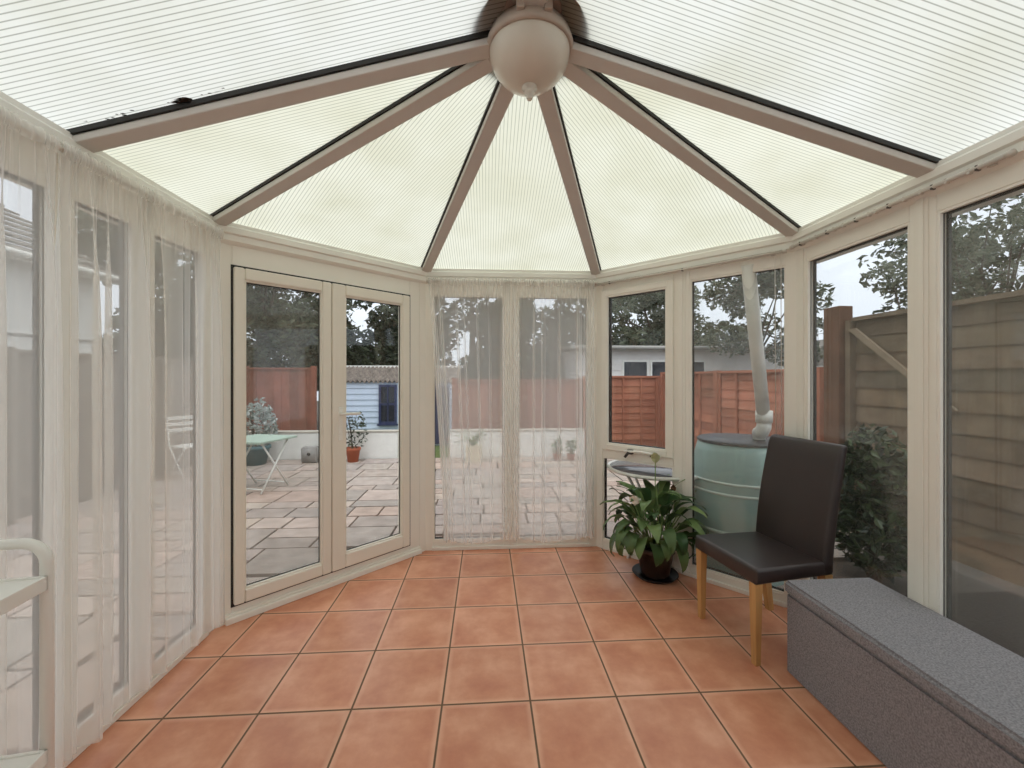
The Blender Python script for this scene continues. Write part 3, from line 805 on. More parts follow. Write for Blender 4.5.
for (x, y) in ((0, 0), (-.27, 0), (0, -.45), (-.27, -.45)):
    bm = bmesh.new(); 
    tube(bm, [(x - .01, y, .026), (x + .01, y, .026)], .0255, 16); tube(bm, [(x, y, .03), (x, y, .07)], .008, 8)
    mesh_obj('castor', bm, M['saucer'], tr)

# ------------------------------------------------------------------ peace lily
pxy = gp(655, 575)
sc_ = tag(empty('plant_saucer', (pxy[0], pxy[1], 0)), 'black round saucer under the peace lily pot', 'saucer')
bm = bmesh.new(); lathe(bm, [(0, 0), (.13, 0), (.148, .018), (.152, .022), (.145, .022), (.128, .008), (0, .008)], 40); mesh_obj('dish', bm, M['saucer'], sc_)
pl = tag(empty('peace_lily', (pxy[0], pxy[1], .009)), 'leafy green peace lily in a dark brown pot on black saucer', 'plant')
bm = bmesh.new(); lathe(bm, [(0, 0), (.088, 0), (.094, .012), (.122, .165), (.132, .168), (.134, .196), (.128, .20), (.120, .196), (.118, .17), (0, .17)], 44); mesh_obj('pot', bm, M['pot_brown'], pl)
bm = bmesh.new(); lathe(bm, [(.118, .176), (.06, .184), (0, .186)], 24); mesh_obj('soil', bm, M['soil'], pl)
def leaf_blade(bm, cl, base, az, L, wd, rise, bend, c, fold=.25, tw=0):
    """arched blade: stalk starts at base, heads off along azimuth az"""
    n = 9; prev = None; p = Vector(base); pitch = rise; st = L / n
    dirh = Vector((math.cos(az), math.sin(az), 0)); side = Vector((-math.sin(az), math.cos(az), 0))
    faces = []
    for i in range(n + 1):
        k = i / n
        w = wd * (math.sin(PI * min(1, k ** .8)) ** .8) if 0 < k < 1 else 0
        if i == n: w = 0.0015
        if i == 0: w = .003
        up = dirh * (-math.sin(pitch)) + Vector((0, 0, 1)) * math.cos(pitch)
        sd = (side * math.cos(tw) + up * math.sin(tw))
        row = [bm.verts.new(p + sd * w * s + up * abs(s) * w * fold + up * (.006 * math.sin(k * 11 + s * 3))*abs(s)) for s in (-1, -.5, 0, .5, 1)]
        if prev:
            for a in range(4): faces.append(bm.faces.new([prev[a], prev[a + 1], row[a + 1], row[a]]))
        prev = row
        d = dirh * math.cos(pitch) + Vector((0, 0, 1)) * math.sin(pitch)
        p = p + d * st; pitch -= bend * st / L * (1 + k) * .7
    for f in faces: f.smooth = True
    paint(faces, cl, (c, c, c, 1))
bm = bmesh.new(); cl = colour_layer(bm); stm = bmesh.new()
rl = random.Random(12)
for k in range(80):
    az = k * 2.399 + rl.uniform(-.3, .3); lv = k / 79
    r0 = .02 + .04 * rl.random()
    b0 = Vector((r0 * math.cos(az), r0 * math.sin(az), .185)); hz = Vector((math.cos(az), math.sin(az), 0))
    tilt = .42 + 1.06 * lv ** .8 + rl.uniform(-.1, .1)
    sl = rl.uniform(.10, .16) + .16 * lv
    b1 = b0 + (hz * math.cos(tilt) + Vector((0, 0, math.sin(tilt)))) * sl
    bmid = (b0 + b1) / 2 + Vector((0, 0, .012))
    tube(stm, [b0, bmid, b1], [.004, .0035, .003], 5)
    leaf_blade(bm, cl, b1, az + rl.uniform(-.5, .5), rl.uniform(.20, .28), rl.uniform(.032, .047), tilt - rl.uniform(0, .3), rl.uniform(1.0, 2.2) + 1.7 * (1 - lv), rl.random() ** 1.6 * (.45 + .55 * lv), .22, rl.uniform(-.4, .4))
mesh_obj('stalks', stm, M['stem'], pl, True)
mesh_obj('leaves', bm, M['lily'], pl, True)
def flower(dx, dy, z, h, mat, label, L=.06, wd=.024):
    o = bmesh.new()
    tube(o, [(dx * .15, dy * .15, .18), (dx * .6, dy * .6, (z) * .6 + .05), (dx, dy, z)], .0032, 6, mi=1)
    c2 = colour_layer(o)
    leaf_blade(o, c2, (dx, dy, z), -2.0, L, wd, 1.25, .5, 1, .55)
    tube(o, [(dx, dy, z), (dx - .006, dy - .01, z + L * .6)], [.006, .004], 8)
    x = mesh_obj('flower', o, [M[mat], M['stem']], pl, True); x['label'] = label
flower(-.19, -.135, .515, 0, 'spathe', 'small white flower low in the leaves', .075, .038)
flower(-.01, -.03, .765, 0, 'spathe_green', 'tall fading flower on a straight stalk', .085, .030)
flower(.11, -.04, .57, 0, 'stem_brown', 'withered brown flower', .06, .018)

# ================================================================== outside
ZG = -.01
# patio of random rectangular slabs
bm = bmesh.new(); cl = colour_layer(bm)
pr_ = random.Random(4)
cols = [srgb(184, 170, 160), srgb(176, 164, 156), srgb(190, 174, 162), srgb(168, 158, 150), srgb(186, 166, 154)]
def inside(x, y, m=.09):
    if y < 2.33 and XL - m < x < XR + m: return True
    if y < 3.285 + m:
        if x - y > -3.795 - m * 1.42 and y < 3.285 + m and x < .3: 
            return x > XL - m
        if x + y < 4.12 + m * 1.42 and x >= .3: return x < XR + m
    return False
y = -1.6; row = 0
while y < 7.12:
    h = pr_.choice([.225, .30, .45, .45]);
    x = -4.4 + pr_.uniform(-.3, 0)
    while x < 3.4:
        if x > 1.7 and y < 2.6: break
        w = pr_.choice([.30, .45, .60, .60]) if h > .35 else pr_.choice([.3, .45, .45, .6])
        if not (all(inside(a, b, -.05) for a in (x, x + w) for b in (y, min(y + h, 7.2)))):
            g = .010; y1 = min(y + h, 7.14)
            split = h == .45 and pr_.random() < .25
            for (ya, yb) in (((y, y + .225), (y + .225, y1)) if split else ((y, y1),)):
                if yb - ya < .05: continue
                # stay outside the room footprint: the slab runs under the frame at most
                cx, cy = x + w / 2, (ya + yb) / 2
                zt = ZG + pr_.uniform(-.002, .002)
                fs = box(bm, x + g, x + w - g, ya + g, yb - g, ZG - .045, zt - (.014 if inside(cx, cy, .35) else 0))
                paint(fs, cl, vary(pr_.choice(cols), .09))
        x += w
    y += h
tag(mesh_obj('patio', bm, M['paver']), kind='structure', label='pale stone paving slabs of mixed sizes')
bm = bmesh.new(); box(bm, -16, 16, -3, 26, -.3, -.04); tag(mesh_obj('ground', bm, M['joint']), kind='structure', label='bare ground below the paving')
bm = bmesh.new(); box(bm, -4.4, 3.4, 7.35, 8.6, -.04, -.005); box(bm, -1.48, -.64, 7.14, 7.35, -.04, -.005)
_l = bm; bm2 = bmesh.new(); box(bm2, 1.96, 3.36, -1.5, 2.46, -.039, -.02); tag(mesh_obj('shade_strip', bm2, M['soil']), kind='stuff', label='added dark strip painted as shade between the glass and the tall brown fence', cat='soil')  # dark sheet laid instead of slabs; its colour stands in for the passage's shade
tag(mesh_obj('lawn', bm, M['lawn']), kind='stuff', label='rough green grass strip in front of the blue shed', cat='grass')

# raised bed walls
def low_wall(x0, x1, y0, label):
    o = tag(empty('garden_wall', ((x0 + x1) / 2, y0, 0)), label, 'garden wall')
    inv = Matrix.Translation(-Vector(o.location))
    bm = bmesh.new(); box(bm, x0, x1, y0, y0 + .16, -.04, .43, bev=.006); a = mesh_obj('rendered_wall', bm, M['render_white'], o); a.matrix_parent_inverse = inv
    bm = bmesh.new(); box(bm, x0 - .01, x1 + .01, y0 - .012, y0 + .18, .431, .455, bev=.005); a = mesh_obj('coping', bm, M['coping'], o); a.matrix_parent_inverse = inv
low_wall(-4.38, -1.5, 7.15, 'white rendered low garden wall seen through the french doors')
low_wall(-.62, 1.72, 7.15, 'white rendered low garden wall behind the end window curtains')

# fences
def fence(name, p, q, z1, cols_, mat, label, boards='v', bw=.14, posts=1.8, post_h=.05, top=True, out=(0, 1), z0=0, battens=False, wav=0, post_w=.08):
    seg = Seg(p, q, out); o = tag(empty(name, (p[0], p[1], 0)), label, 'fence')
    inv = Matrix.Translation(-Vector(o.location))
    n = max(1, round(seg.L / posts)); stp = seg.L / n
    for k in range(n):
        bm = bmesh.new(); cl = colour_layer(bm); a = k * stp + .03; b = (k + 1) * stp - .03
        if boards == 'v':
            t = a
            while t < b - .01:
                e = min(t + bw, b); paint(seg.box(bm, t + .002, e - .002, .01, .03, z0 + .02, z1 - .01 + R.uniform(-wav, wav)), cl, vary(R.choice(cols_), .12)); t = e
        else:
            z = z0 + .02
            while z < z1 - .03:
                e = min(z + bw, z1 - .01); i0, i1 = .006, .022
                c = vary(R.choice(cols_), .15)
                pts = [seg.pt(a, i0, z), seg.pt(b, i0, z), seg.pt(b, i0 + .012, z), seg.pt(a, i0 + .012, z), seg.pt(a, i1, e + .01), seg.pt(b, i1, e + .01), seg.pt(b, i1 + .008, e + .01), seg.pt(a, i1 + .008, e + .01)]
                paint(hexa(bm, pts), cl, c); z = e
        if battens:
            for t in [a + .02] + [a + (b - a) * j / 4 for j in (1, 2, 3)] + [b - .05]:
                paint(seg.box(bm, t, t + .035, -.018, .006, z0 + .02, z1 - .02), cl, vary(cols_[0], .05))
        if top: paint(seg.box(bm, a, b, -.03, .035, z1 - .012, z1 + .022), cl, vary(cols_[0], .05))
        bmesh.ops.recalc_face_normals(bm, faces=bm.faces[:])
        x = mesh_obj('fence_panel', bm, M[mat], o); x.matrix_parent_inverse = inv
    for k in range(n + 1):
        bm = bmesh.new(); cl = colour_layer(bm); t = k * stp
        paint(seg.box(bm, t - post_w / 2, t + post_w / 2, -.045, .035 if post_w < .1 else .06, 0, z1 + post_h, bev=.004), cl, vary(cols_[0], .05))
        x = mesh_obj('fence_post', bm, M[mat], o); x.matrix_parent_inverse = inv
    return o
red = [srgb(152, 94, 78), srgb(160, 100, 84), srgb(144, 88, 72)]
red2 = [srgb(180, 118, 94), srgb(190, 126, 102), srgb(170, 112, 90)]
brn = [srgb(126, 110, 90), srgb(112, 98, 80), srgb(138, 120, 98), srgb(104, 94, 78)]
gry = [srgb(136, 128, 118), srgb(128, 120, 112), srgb(146, 134, 124)]
fence('garden_fence', (-4.42, 7.95), (-3.2, 7.95), 1.52, red, 'fence_red', 'red brown fence behind the white wall, beside the blue shed', 'v', .15)
fence('garden_fence', (1.9, 7.9), (3.38, 7.9), 1.37, red2, 'fence_red', 'orange brown lap panel fence at the patio end, right of the low white wall', 'h', .13, 1.5, .02, battens=True)
fence('garden_fence', (-.6, 7.9), (1.80, 7.9), 1.30, red, 'fence_red', 'low red brown fence beyond the end window curtains', 'v', .15)
fence('garden_fence', (3.4, 4.02), (3.4, 7.78), 1.43, red2, 'fence_red', 'orange brown lap panel fence beyond the water butt', 'h', .13, 1.88, .03, out=(1, 0), battens=True)
fence('garden_fence', (3.4, .6), (3.4, 3.66), 1.885, brn, 'fence_brown', 'tall weathered brown board fence close outside the ottoman window', 'h', .155, 3.06, .0, out=(1, 0), top=True, post_w=.05)
fence('garden_fence', (-4.42, -1.4), (-4.42, 7.8), 1.60, gry, 'fence_grey', 'grey vertical board fence outside the long net curtains', 'v', .12, 1.84, .04, out=(-1, 0))
# stout post and diagonal brace
bm = bmesh.new(); cl = colour_layer(bm); paint(box(bm, 3.31, 3.45, 3.70, 3.88, 0, 2.03, bev=.006), cl, srgb(110, 78, 60)); tag(mesh_obj('gate_post', bm, M['fence_brown']), 'stout dark brown timber post between the brown and orange fences', 'post')
bm = bmesh.new(); cl = colour_layer(bm)
paint(hexa(bm, [(3.335, 2.75, 1.12), (3.36, 2.75, 1.12), (3.36, 2.81, 1.12), (3.335, 2.81, 1.12), (3.335, 3.56, 1.80), (3.36, 3.56, 1.80), (3.36, 3.64, 1.80), (3.335, 3.64, 1.80)]), cl, srgb(150, 134, 112))
bmesh.ops.recalc_face_normals(bm, faces=bm.faces[:])
tag(mesh_obj('timber_brace', bm, M['fence_brown']), 'diagonal timber batten nailed to the tall brown fence', 'timber')
# wire mesh trellis above the orange fence
bm = bmesh.new()
for k in range(12): tube(bm, [(3.43, 3.95 + k * .07, 1.46), (3.43, 3.95 + k * .07, 1.95)], .0025, 4)
for k in range(8): tube(bm, [(3.43, 3.95, 1.48 + k * .065), (3.43, 4.72, 1.48 + k * .065)], .0025, 4)
tag(mesh_obj('wire_trellis', bm, M['wire']), 'thin wire mesh trellis above the orange fence near the post', 'trellis')

# blue playhouse shed
sh = tag(empty('garden_shed', (-1.9, 8.4, 0)), 'pale blue clapboard shed with navy window, door and corrugated roof', 'shed')
def sc(o): o.matrix_parent_inverse = Matrix.Translation(-Vector(sh.location)); return o
SX0, SX1, SY0, SY1 = -3.14, -.66, 8.4, 9.9
bm = bmesh.new(); z = 0.0
box(bm, SX0 + .02, SX1 - .02, SY0 + .02, SY1, 0, 1.27)
while z < 1.26:
    hexa(bm, [(SX0, SY0 - .012, z), (SX1, SY0 - .012, z), (SX1, SY0 + .02, z), (SX0, SY0 + .02, z), (SX0, SY0 + .006, z + .115), (SX1, SY0 + .006, z + .115), (SX1, SY0 + .02, z + .115), (SX0, SY0 + .02, z + .115)]); z += .115
sc(mesh_obj('clapboard_wall', bm, M['shed_blue'], sh))
def px_x(u, Y): # X on plane y=Y for pixel column u
    k = (u - 512) / F; d = Y / (CT - k * ST); return gp(u, d=d)[0]
wx0, wx1 = px_x(379, 8.38), px_x(397, 8.38)
bm = bmesh.new(); sg = Seg((wx0, 8.375), (wx1, 8.375), (0, 1))
sg.ring(bm, 0, sg.L, .44, 1.22, .045, -.03, .0); sg.box(bm, .045, sg.L - .045, -.02, 0, .81, .85); sg.box(bm, sg.L / 2 - .012, sg.L / 2 + .012, -.02, 0, .46, 1.2); sg.box(bm, -.03, sg.L + .03, -.05, 0, .41, .44)
w_ = sc(mesh_obj('window', bm, M['navy'], sh))
bm = bmesh.new(); sg.box(bm, .04, sg.L - .04, -.008, .0, .48, 1.18); x = mesh_obj('pane', bm, M['dark_pane'], w_); x.matrix_parent_inverse = Matrix.Identity(4)
dx0, dx1 = px_x(428, 8.38), px_x(449, 8.38)
bm = bmesh.new(); box(bm, dx0, dx1, 8.355, 8.386, .03, 1.2, bev=.006)
for k in range(4): box(bm, dx0 + .05 + k * .1, dx0 + .055 + k * .1, 8.35, 8.36, .1, 1.15)
sc(mesh_obj('door', bm, M['navy'], sh))
bm = bmesh.new(); n = 60; ra, rb = [], []
for i in range(n * 3 + 1):
    x = SX0 - .1 + (SX1 - SX0 + .2) * i / (n * 3); dz = .028 * math.cos(i / 3 * 2 * PI * .5)
    ra.append(((x, SY0 - .06, 1.285 + dz), (x, SY1 + .0, 1.62 + dz)))
va = [(bm.verts.new(a), bm.verts.new(b)) for a, b in ra]; vb = [(bm.verts.new((a[0], a[1], a[2] - .012)), bm.verts.new((b[0], b[1], b[2] - .012))) for a, b in ra]
for i in range(len(va) - 1):
    bm.faces.new([va[i][0], va[i + 1][0], va[i + 1][1], va[i][1]]); bm.faces.new([vb[i][0], vb[i][1], vb[i + 1][1], vb[i + 1][0]])
    bm.faces.new([va[i][0], vb[i][0], vb[i + 1][0], va[i + 1][0]])
bmesh.ops.recalc_face_normals(bm, faces=bm.faces[:])
rf = sc(mesh_obj('roof', bm, M['roof_sheet'], sh))
bm = bmesh.new(); box(bm, SX0 - .12, SX1 + .12, SY1 - .08, SY1 + .08, 1.585, 1.64); x = mesh_obj('ridge_cap', bm, M['render_white'], rf); x.matrix_parent_inverse = Matrix.Identity(4)

# neighbour's long outbuilding
nb = tag(empty('outbuilding', (4.5, 10.2, 0)), 'long white clapboard outbuilding with a row of windows behind the fence', 'building')
def nc(o): o.matrix_parent_inverse = Matrix.Translation(-Vector(nb.location)); return o
NY = 9.9
bm = bmesh.new(); box(bm, 2.2, 7.4, NY + .02, NY + 2.4, 0, 2.06); z = 0
while z < 2.0:
    hexa(bm, [(2.2, NY - .012, z), (7.4, NY - .012, z), (7.4, NY + .02, z), (2.2, NY + .02, z), (2.2, NY + .006, z + .14), (7.4, NY + .006, z + .14), (7.4, NY + .02, z + .14), (2.2, NY + .02, z + .14)]); z += .14
nc(mesh_obj('clapboard_wall', bm, M['clap'], nb))
for (ua, ub) in ((622, 648), (650, 672), (686, 705)):
    a, b = px_x(ua, NY), px_x(ub, NY); s_ = Seg((a, NY - .02), (b, NY - .02), (0, 1)); bm = bmesh.new()
    s_.ring(bm, 0, s_.L, 1.05, 1.78, .04, -.02, .03); w_ = nc(mesh_obj('window', bm, M['render_white'], nb))
    bm = bmesh.new(); s_.box(bm, .03, s_.L - .03, .0, .012, 1.08, 1.75); x = mesh_obj('pane', bm, M['dark_pane'], w_); x.matrix_parent_inverse = Matrix.Identity(4)
bm = bmesh.new(); hexa(bm, [(2.0, NY - .2, 2.06), (7.6, NY - .2, 2.06), (7.6, NY + 2.5, 2.16), (2.0, NY + 2.5, 2.16), (2.0, NY - .2, 2.12), (7.6, NY - .2, 2.12), (7.6, NY + 2.5, 2.24), (2.0, NY + 2.5, 2.24)])
nc(mesh_obj('roof', bm, M['roof_sheet'], nb))
bm = bmesh.new(); tube(bm, [(2.0, NY - .24, 2.07), (7.6, NY - .24, 2.07)], .05, 8); nc(mesh_obj('gutter', bm, M['gutter'], nb))

# house over the left fence
hs_ = tag(empty('neighbour_house', (-7.4, 5, 0)), 'white rendered house with grey tiled roof beyond the long net curtains', 'house')
def hc(o): o.matrix_parent_inverse = Matrix.Translation(-Vector(hs_.location)); return o
bm = bmesh.new(); box(bm, -11, -7.3, -1.5, 8.3, 0, 3.3); hc(mesh_obj('rendered_wall', bm, M['render_white'], hs_))
bm = bmesh.new()
for k in range(16):
    x0, x1 = -7.0 - k * .27, -7.0 - (k + 1) * .27 - .03; z0_ = 3.25 + k * .17; z1_ = 3.25 + (k + 1) * .17
    hexa(bm, [(x1, -1.7, z1_ - .03), (x0, -1.7, z0_), (x0, 8.5, z0_), (x1, 8.5, z1_ - .03), (x1, -1.7, z1_), (x0, -1.7, z0_ + .04), (x0, 8.5, z0_ + .04), (x1, 8.5, z1_)])
hc(mesh_obj('roof', bm, M['roof_tile'], hs_))
bm = bmesh.new(); box(bm, -7.02, -6.98, -1.7, 8.5, 3.12, 3.28); tube(bm, [(-6.93, -1.7, 3.2), (-6.93, 8.5, 3.2)], .055, 8); hc(mesh_obj('gutter', bm, M['upvc_white'], hs_))
for y_ in (4.15, 4.5):
    bm = bmesh.new(); box(bm, -7.3, -7.18, y_, y_ + .14, 2.55, 2.95, bev=.02); hc(mesh_obj('vent_cover', bm, M['upvc_white'], hs_))
bm = bmesh.new(); box(bm, -7.3, -7.27, -1.4, 8.2, 2.02, 2.05); hc(mesh_obj('render_band', bm, M['gutter'], hs_))
# small far house
fh = tag(empty('distant_house', (13.5, 15.5, 0)), 'small distant pale house with grey gable roof past the post', 'house')
bm = bmesh.new(); box(bm, -1.5, 1.6, -.0, 2.5, 0, 1.9); mesh_obj('wall', bm, M['clap'], fh)
bm = bmesh.new(); a = [bm.verts.new(p) for p in ((-1.7, -.2, 1.85), (1.8, -.2, 1.85), (.05, -.2, 2.9), (-1.7, 2.7, 1.85), (1.8, 2.7, 1.85), (.05, 2.7, 2.9))]
for f in ((0, 1, 2), (5, 4, 3), (0, 2, 5, 3), (2, 1, 4, 5), (1, 0, 3, 4)): bm.faces.new([a[i] for i in f])
bmesh.ops.recalc_face_normals(bm, faces=bm.faces[:]); mesh_obj('roof', bm, M['roof_tile'], fh)

# ------------------------------------------------------------------ water butt and downpipe
bx, by = gp(741, d=2.98)
wb = tag(empty('water_butt', (bx, by, 0)), 'pale teal barrel shaped water butt with dark lid outside the bay window', 'water butt')
bm = bmesh.new()
def br(z):  # barrel radius
    k = (z - .44) / .44; return .355 - .078 * k * k
lathe(bm, [(0, -.035)] + [(br(.86 * k / 16), -.035 + .925 * k / 16) for k in range(17)] + [(0, .89)], 56); mesh_obj('barrel', bm, M['butt'], wb)
bm = bmesh.new(); bands = (.845, .65, .58, .33, .26)
mesh = bmesh.new()
for z in bands:
    o_ = bmesh.new(); r_ = br(z + .02)
    lathe(o_, [(r_ - .004, z - .010), (r_ + .010, z - .007), (r_ + .014, z), (r_ + .010, z + .007), (r_ - .004, z + .010)], 56); mesh_obj('hoop', o_, M['butt_band'], wb)
mesh.free()
bm.free(); bm = bmesh.new(); lathe(bm, [(0, .892), (.262, .892), (.286, .896), (.290, .910), (.280, .918), (.1, .924), (0, .925)], 56); mesh_obj('lid', bm, M['butt_lid'], wb)
dp = tag(empty('downpipe', (bx, by, .88)), 'white slanting downpipe running into the water butt lid', 'pipe')
t1_ = gp(748, d=2.60); b1_ = gp(764, d=2.80); e1_ = gp(759, d=2.86)
bm = bmesh.new(); tube(bm, [(t1_[0], t1_[1], 2.06), (b1_[0], b1_[1], 1.07)], .041, 16); o = mesh_obj('pipe', bm, M['pipe'], dp); o.matrix_parent_inverse = Matrix.Translation(-Vector(dp.location))
bm = bmesh.new(); tube(bm, [(b1_[0], b1_[1], 1.13), (b1_[0], b1_[1], 1.05)], .052, 16); tube(bm, [(b1_[0], b1_[1], 1.06), (b1_[0], b1_[1], 1.02), (b1_[0] - .01, b1_[1] + .01, .985), (e1_[0], e1_[1], .97)], .045, 16)
tube(bm, [(e1_[0], e1_[1], .975), (e1_[0], e1_[1], .926)], .04, 16)
o = mesh_obj('elbow', bm, M['pipe'], dp); o.matrix_parent_inverse = Matrix.Translation(-Vector(dp.location))

# ------------------------------------------------------------------ round glass table outside
gx, gy = gp(656, d=3.24)
gt = tag(empty('patio_table', (gx, gy, ZG)), 'round glass topped patio table just outside the casement window', 'table')
bm = bmesh.new(); lathe(bm, [(0, .655), (.352, .655), (.352, .662), (0, .662)], 56); mesh_obj('glass_top', bm, M['table_glass'], gt)
bm = bmesh.new(); lathe(bm, [(.350, .648), (.366, .645), (.376, .655), (.372, .667), (.350, .668)], 56, close=True); mesh_obj('rim', bm, M['white_metal'], gt)
for k in range(4):
    a = k * PI / 2 + .4; bm = bmesh.new(); tube(bm, [(.30 * math.cos(a), .30 * math.sin(a), .648), (.10 * math.cos(a), .10 * math.sin(a), .35), (.29 * math.cos(a), .29 * math.sin(a), .0)], .011, 8)
    mesh_obj('leg', bm, M['white_metal'], gt)
bm = bmesh.new(); lathe(bm, [(.095, .34), (.105, .34), (.105, .36), (.095, .36)], 24, close=True); mesh_obj('brace_ring', bm, M['white_metal'], gt)

# ------------------------------------------------------------------ bistro table and folding chair on the left
tb = tag(empty('bistro_table', (-2.79, 5.28, ZG), math.radians(-16)), 'pale green folding bistro table with white crossed legs on the patio', 'table')
bm = bmesh.new(); box(bm, -.31, .31, -.30, .30, .60, .625, bev=.006)
for k in range(6): box(bm, -.31, .31, -.30 + k * .1, -.295 + k * .1, .597, .602)
mesh_obj('tabletop', bm, M['table_green'], tb)
for s in (-1, 1):
    for q in (-1, 1):
        bm = bmesh.new(); tube(bm, [(s * .24 + q * .008, -.22 * q, 0.008), (s * .24 + q * .008, .20 * q, .598)], .011, 8); mesh_obj('leg', bm, M['white_metal'], tb)
for q in (-1, 1):
    bm = bmesh.new(); tube(bm, [(-.24, -.19 * q, .05), (.24, -.19 * q, .05)], .008, 8); mesh_obj('stretcher', bm, M['white_metal'], tb)
cx_, cy_ = gp(193, d=5.7)
fc = tag(empty('folding_chair', (cx_, cy_, ZG), math.radians(60)), 'white metal folding chair outside the net curtain nearest the doors', 'chair')
bm = bmesh.new()
for k in range(5): box(bm, -.19, .19, -.18 + k * .075, -.12 + k * .075, .43, .445, bev=.004)
mesh_obj('seat', bm, M['white_metal'], fc)
for s in (-1, 1):
    bm = bmesh.new(); tube(bm, [(s * .2, -.22, .01), (s * .2, .16, .43), (s * .2, .24, .82)], .010, 8); mesh_obj('leg', bm, M['white_metal'], fc)
    bm = bmesh.new(); tube(bm, [(s * .18, .24, .01), (s * .18, -.19, .435)], .010, 8); mesh_obj('leg', bm, M['white_metal'], fc)
bm = bmesh.new()
for z in (.62, .70, .78): box(bm, -.2, .2, .195 + (z - .6) * .18, .212 + (z - .6) * .18, z, z + .05, bev=.004)
mesh_obj('backrest', bm, M['white_metal'], fc)

# ------------------------------------------------------------------ foliage
def leaf_cloud(bm, cl, blobs, n, size, rnd, flat=.0):
    tw = sum(b[3] * b[4] * b[5] for b in blobs)
    for (x, y, z, rx, ry, rz) in blobs:
        m = int(n * (rx * ry * rz) / tw) + 1
        for _ in range(m):
            # biased to the shell
            while True:
                p = Vector((rnd.uniform(-1, 1), rnd.uniform(-1, 1), rnd.uniform(-1, 1)))
                if .01 < p.length <= 1: break
            p = p.normalized() * (p.length ** .55)
            c = Vector((x + p.x * rx, y + p.y * ry, z + p.z * rz))
            s = size * rnd.uniform(.6, 1.3)
            a = Vector((rnd.gauss(0, 1), rnd.gauss(0, 1), rnd.gauss(0, .7))).normalized()
            b = a.cross(Vector((rnd.gauss(0, 1), rnd.gauss(0, 1), rnd.gauss(0, 1)))).normalized(); u = a.cross(b)
            vs = [bm.verts.new(c + a * s), bm.verts.new(c + b * s * .42 + u * s * .1), bm.verts.new(c - a * s), bm.verts.new(c - b * s * .42 + u * s * .1)]
            f = bm.faces.new(vs); k = min(1, max(0, rnd.gauss(.35, .3)))
            for l in f.loops: l[cl] = (k, k, k, 1)
def tree(name, loc, h, blobs, n, size, label, mat, seed, group=None, trunk=.09, branches=10, cat='tree', lean=(0, 0)):
    rnd = random.Random(seed); o = tag(empty(name, (*loc, 0)), label, cat, group)
    bm = bmesh.new(); cl = colour_layer(bm); leaf_cloud(bm, cl, blobs, n, size, rnd); mesh_obj('crown', bm, M[mat], o)
    bm = bmesh.new(); tp = Vector((lean[0], lean[1], h * .55))
    tube(bm, [(0, 0, -.03), tp * .5, tp], [trunk, trunk * .75, trunk * .5], 8)
    for b in blobs[:branches]:
        c = Vector(b[:3]); st = tp * rnd.uniform(.6, 1)
        tube(bm, [st, (st + c) / 2 + Vector((rnd.uniform(-.1, .1), rnd.uniform(-.1, .1), .08)), c + Vector((0, 0, b[5] * .5))], [trunk * .35, trunk * .22, trunk * .08], 5)
    mesh_obj('trunk', bm, M['bark'], o)
    return o
def blobs(n, cx, cy, cz, sx, sy, sz, r0, r1, seed):
    rnd = random.Random(seed); L = []
    for _ in range(n):
        r = rnd.uniform(r0, r1); L.append((cx + rnd.uniform(-sx, sx), cy + rnd.uniform(-sy, sy), cz + rnd.uniform(-sz, sz), r, r, r * .75))
    return L
GT = 'dark trees behind the far fences'
for i, (x, y, h, w, lab) in enumerate(((-9.2, 12.5, 6.0, 1.8, 'broad dark tree behind the grey fence and white house end'), (-5.9, 11.5, 5.2, 1.7, 'dark leafy tree behind the red fence left of the blue shed'),
                                   (-3.0, 12.6, 4.3, 1.6, 'dark bushy tree standing directly behind the blue shed'), (-.4, 12.2, 5.3, 1.7, 'dark leafy tree behind the end window curtain by the doors'),
                                   (2.4, 13.0, 4.7, 1.6, 'dark tree behind the end window curtain by the lily'))):
    bl = blobs(20, 0, 0, h * .56, w, w * .7, h * .36, .55, 1.0, 40 + i) + blobs(9, 0, -.2, 1.7, w * 1.1, .5, .35, .6, .8, 140 + i)
    tree('garden_tree', (x, y), h, bl, 14000, .105, lab, 'leaf_dark', 60 + i, GT, .14)
tree('garden_tree', (5.6, 13.6), 5.2, blobs(22, 0, 0, 3.2, 1.6, 1.2, 1.3, .5, .9, 90) + blobs(10, 0, -.3, 2.1, 2.2, .5, .4, .55, .8, 91), 13000, .105, 'grey green tree behind the white outbuilding', 'leaf_mid', 91, None, .13)
# branchy tree whose tips reach across the downpipe pane
tree('garden_tree', (6.0, 8.9), 4.6, blobs(22, .2, 0, 3.0, 1.1, .8, 1.1, .28, .5, 95), 4500, .075, 'loose leafy tree beside the white downpipe', 'leaf_mid', 96, None, .08)
tree('garden_tree', (6.75, 6.1), 3.6, blobs(20, 0, 0, 2.6, .45, .6, .7, .20, .42, 98) + [(-.5, .3, 3.3, .16, .16, .12), (.2, -.5, 3.45, .16, .16, .12)], 3400, .06, 'sparse pale leaved tree over the tall fence, nearest the stout post', 'leaf_mid', 99, 'trees over the tall brown fence', .06, 17)
tree('garden_tree', (6.2, 4.65), 4.1, blobs(28, 0, 0, 2.65, .6, .75, .85, .20, .42, 101) + [(.0, .1, 3.75, .14, .14, .16), (-.3, .4, 3.6, .14, .14, .12)], 3300, .055, 'sparse pale leaved tree over the tall fence, behind the nearer wide pane', 'leaf_mid', 103, 'trees over the tall brown fence', .06, 26)
# ivy shrub close to the glass
iv = tree('ivy_shrub', (2.66, 2.70), 1.15, [(0, 0, .82, .15, .18, .22), (.02, .02, .55, .18, .22, .3), (0, 0, .28, .2, .24, .28), (.12, -.12, .45, .16, .16, .3)], 2600, .042, 'dark glossy ivy shrub between the glass and brown fence', 'leaf_ivy', 110, None, .03, 4, cat='shrub')
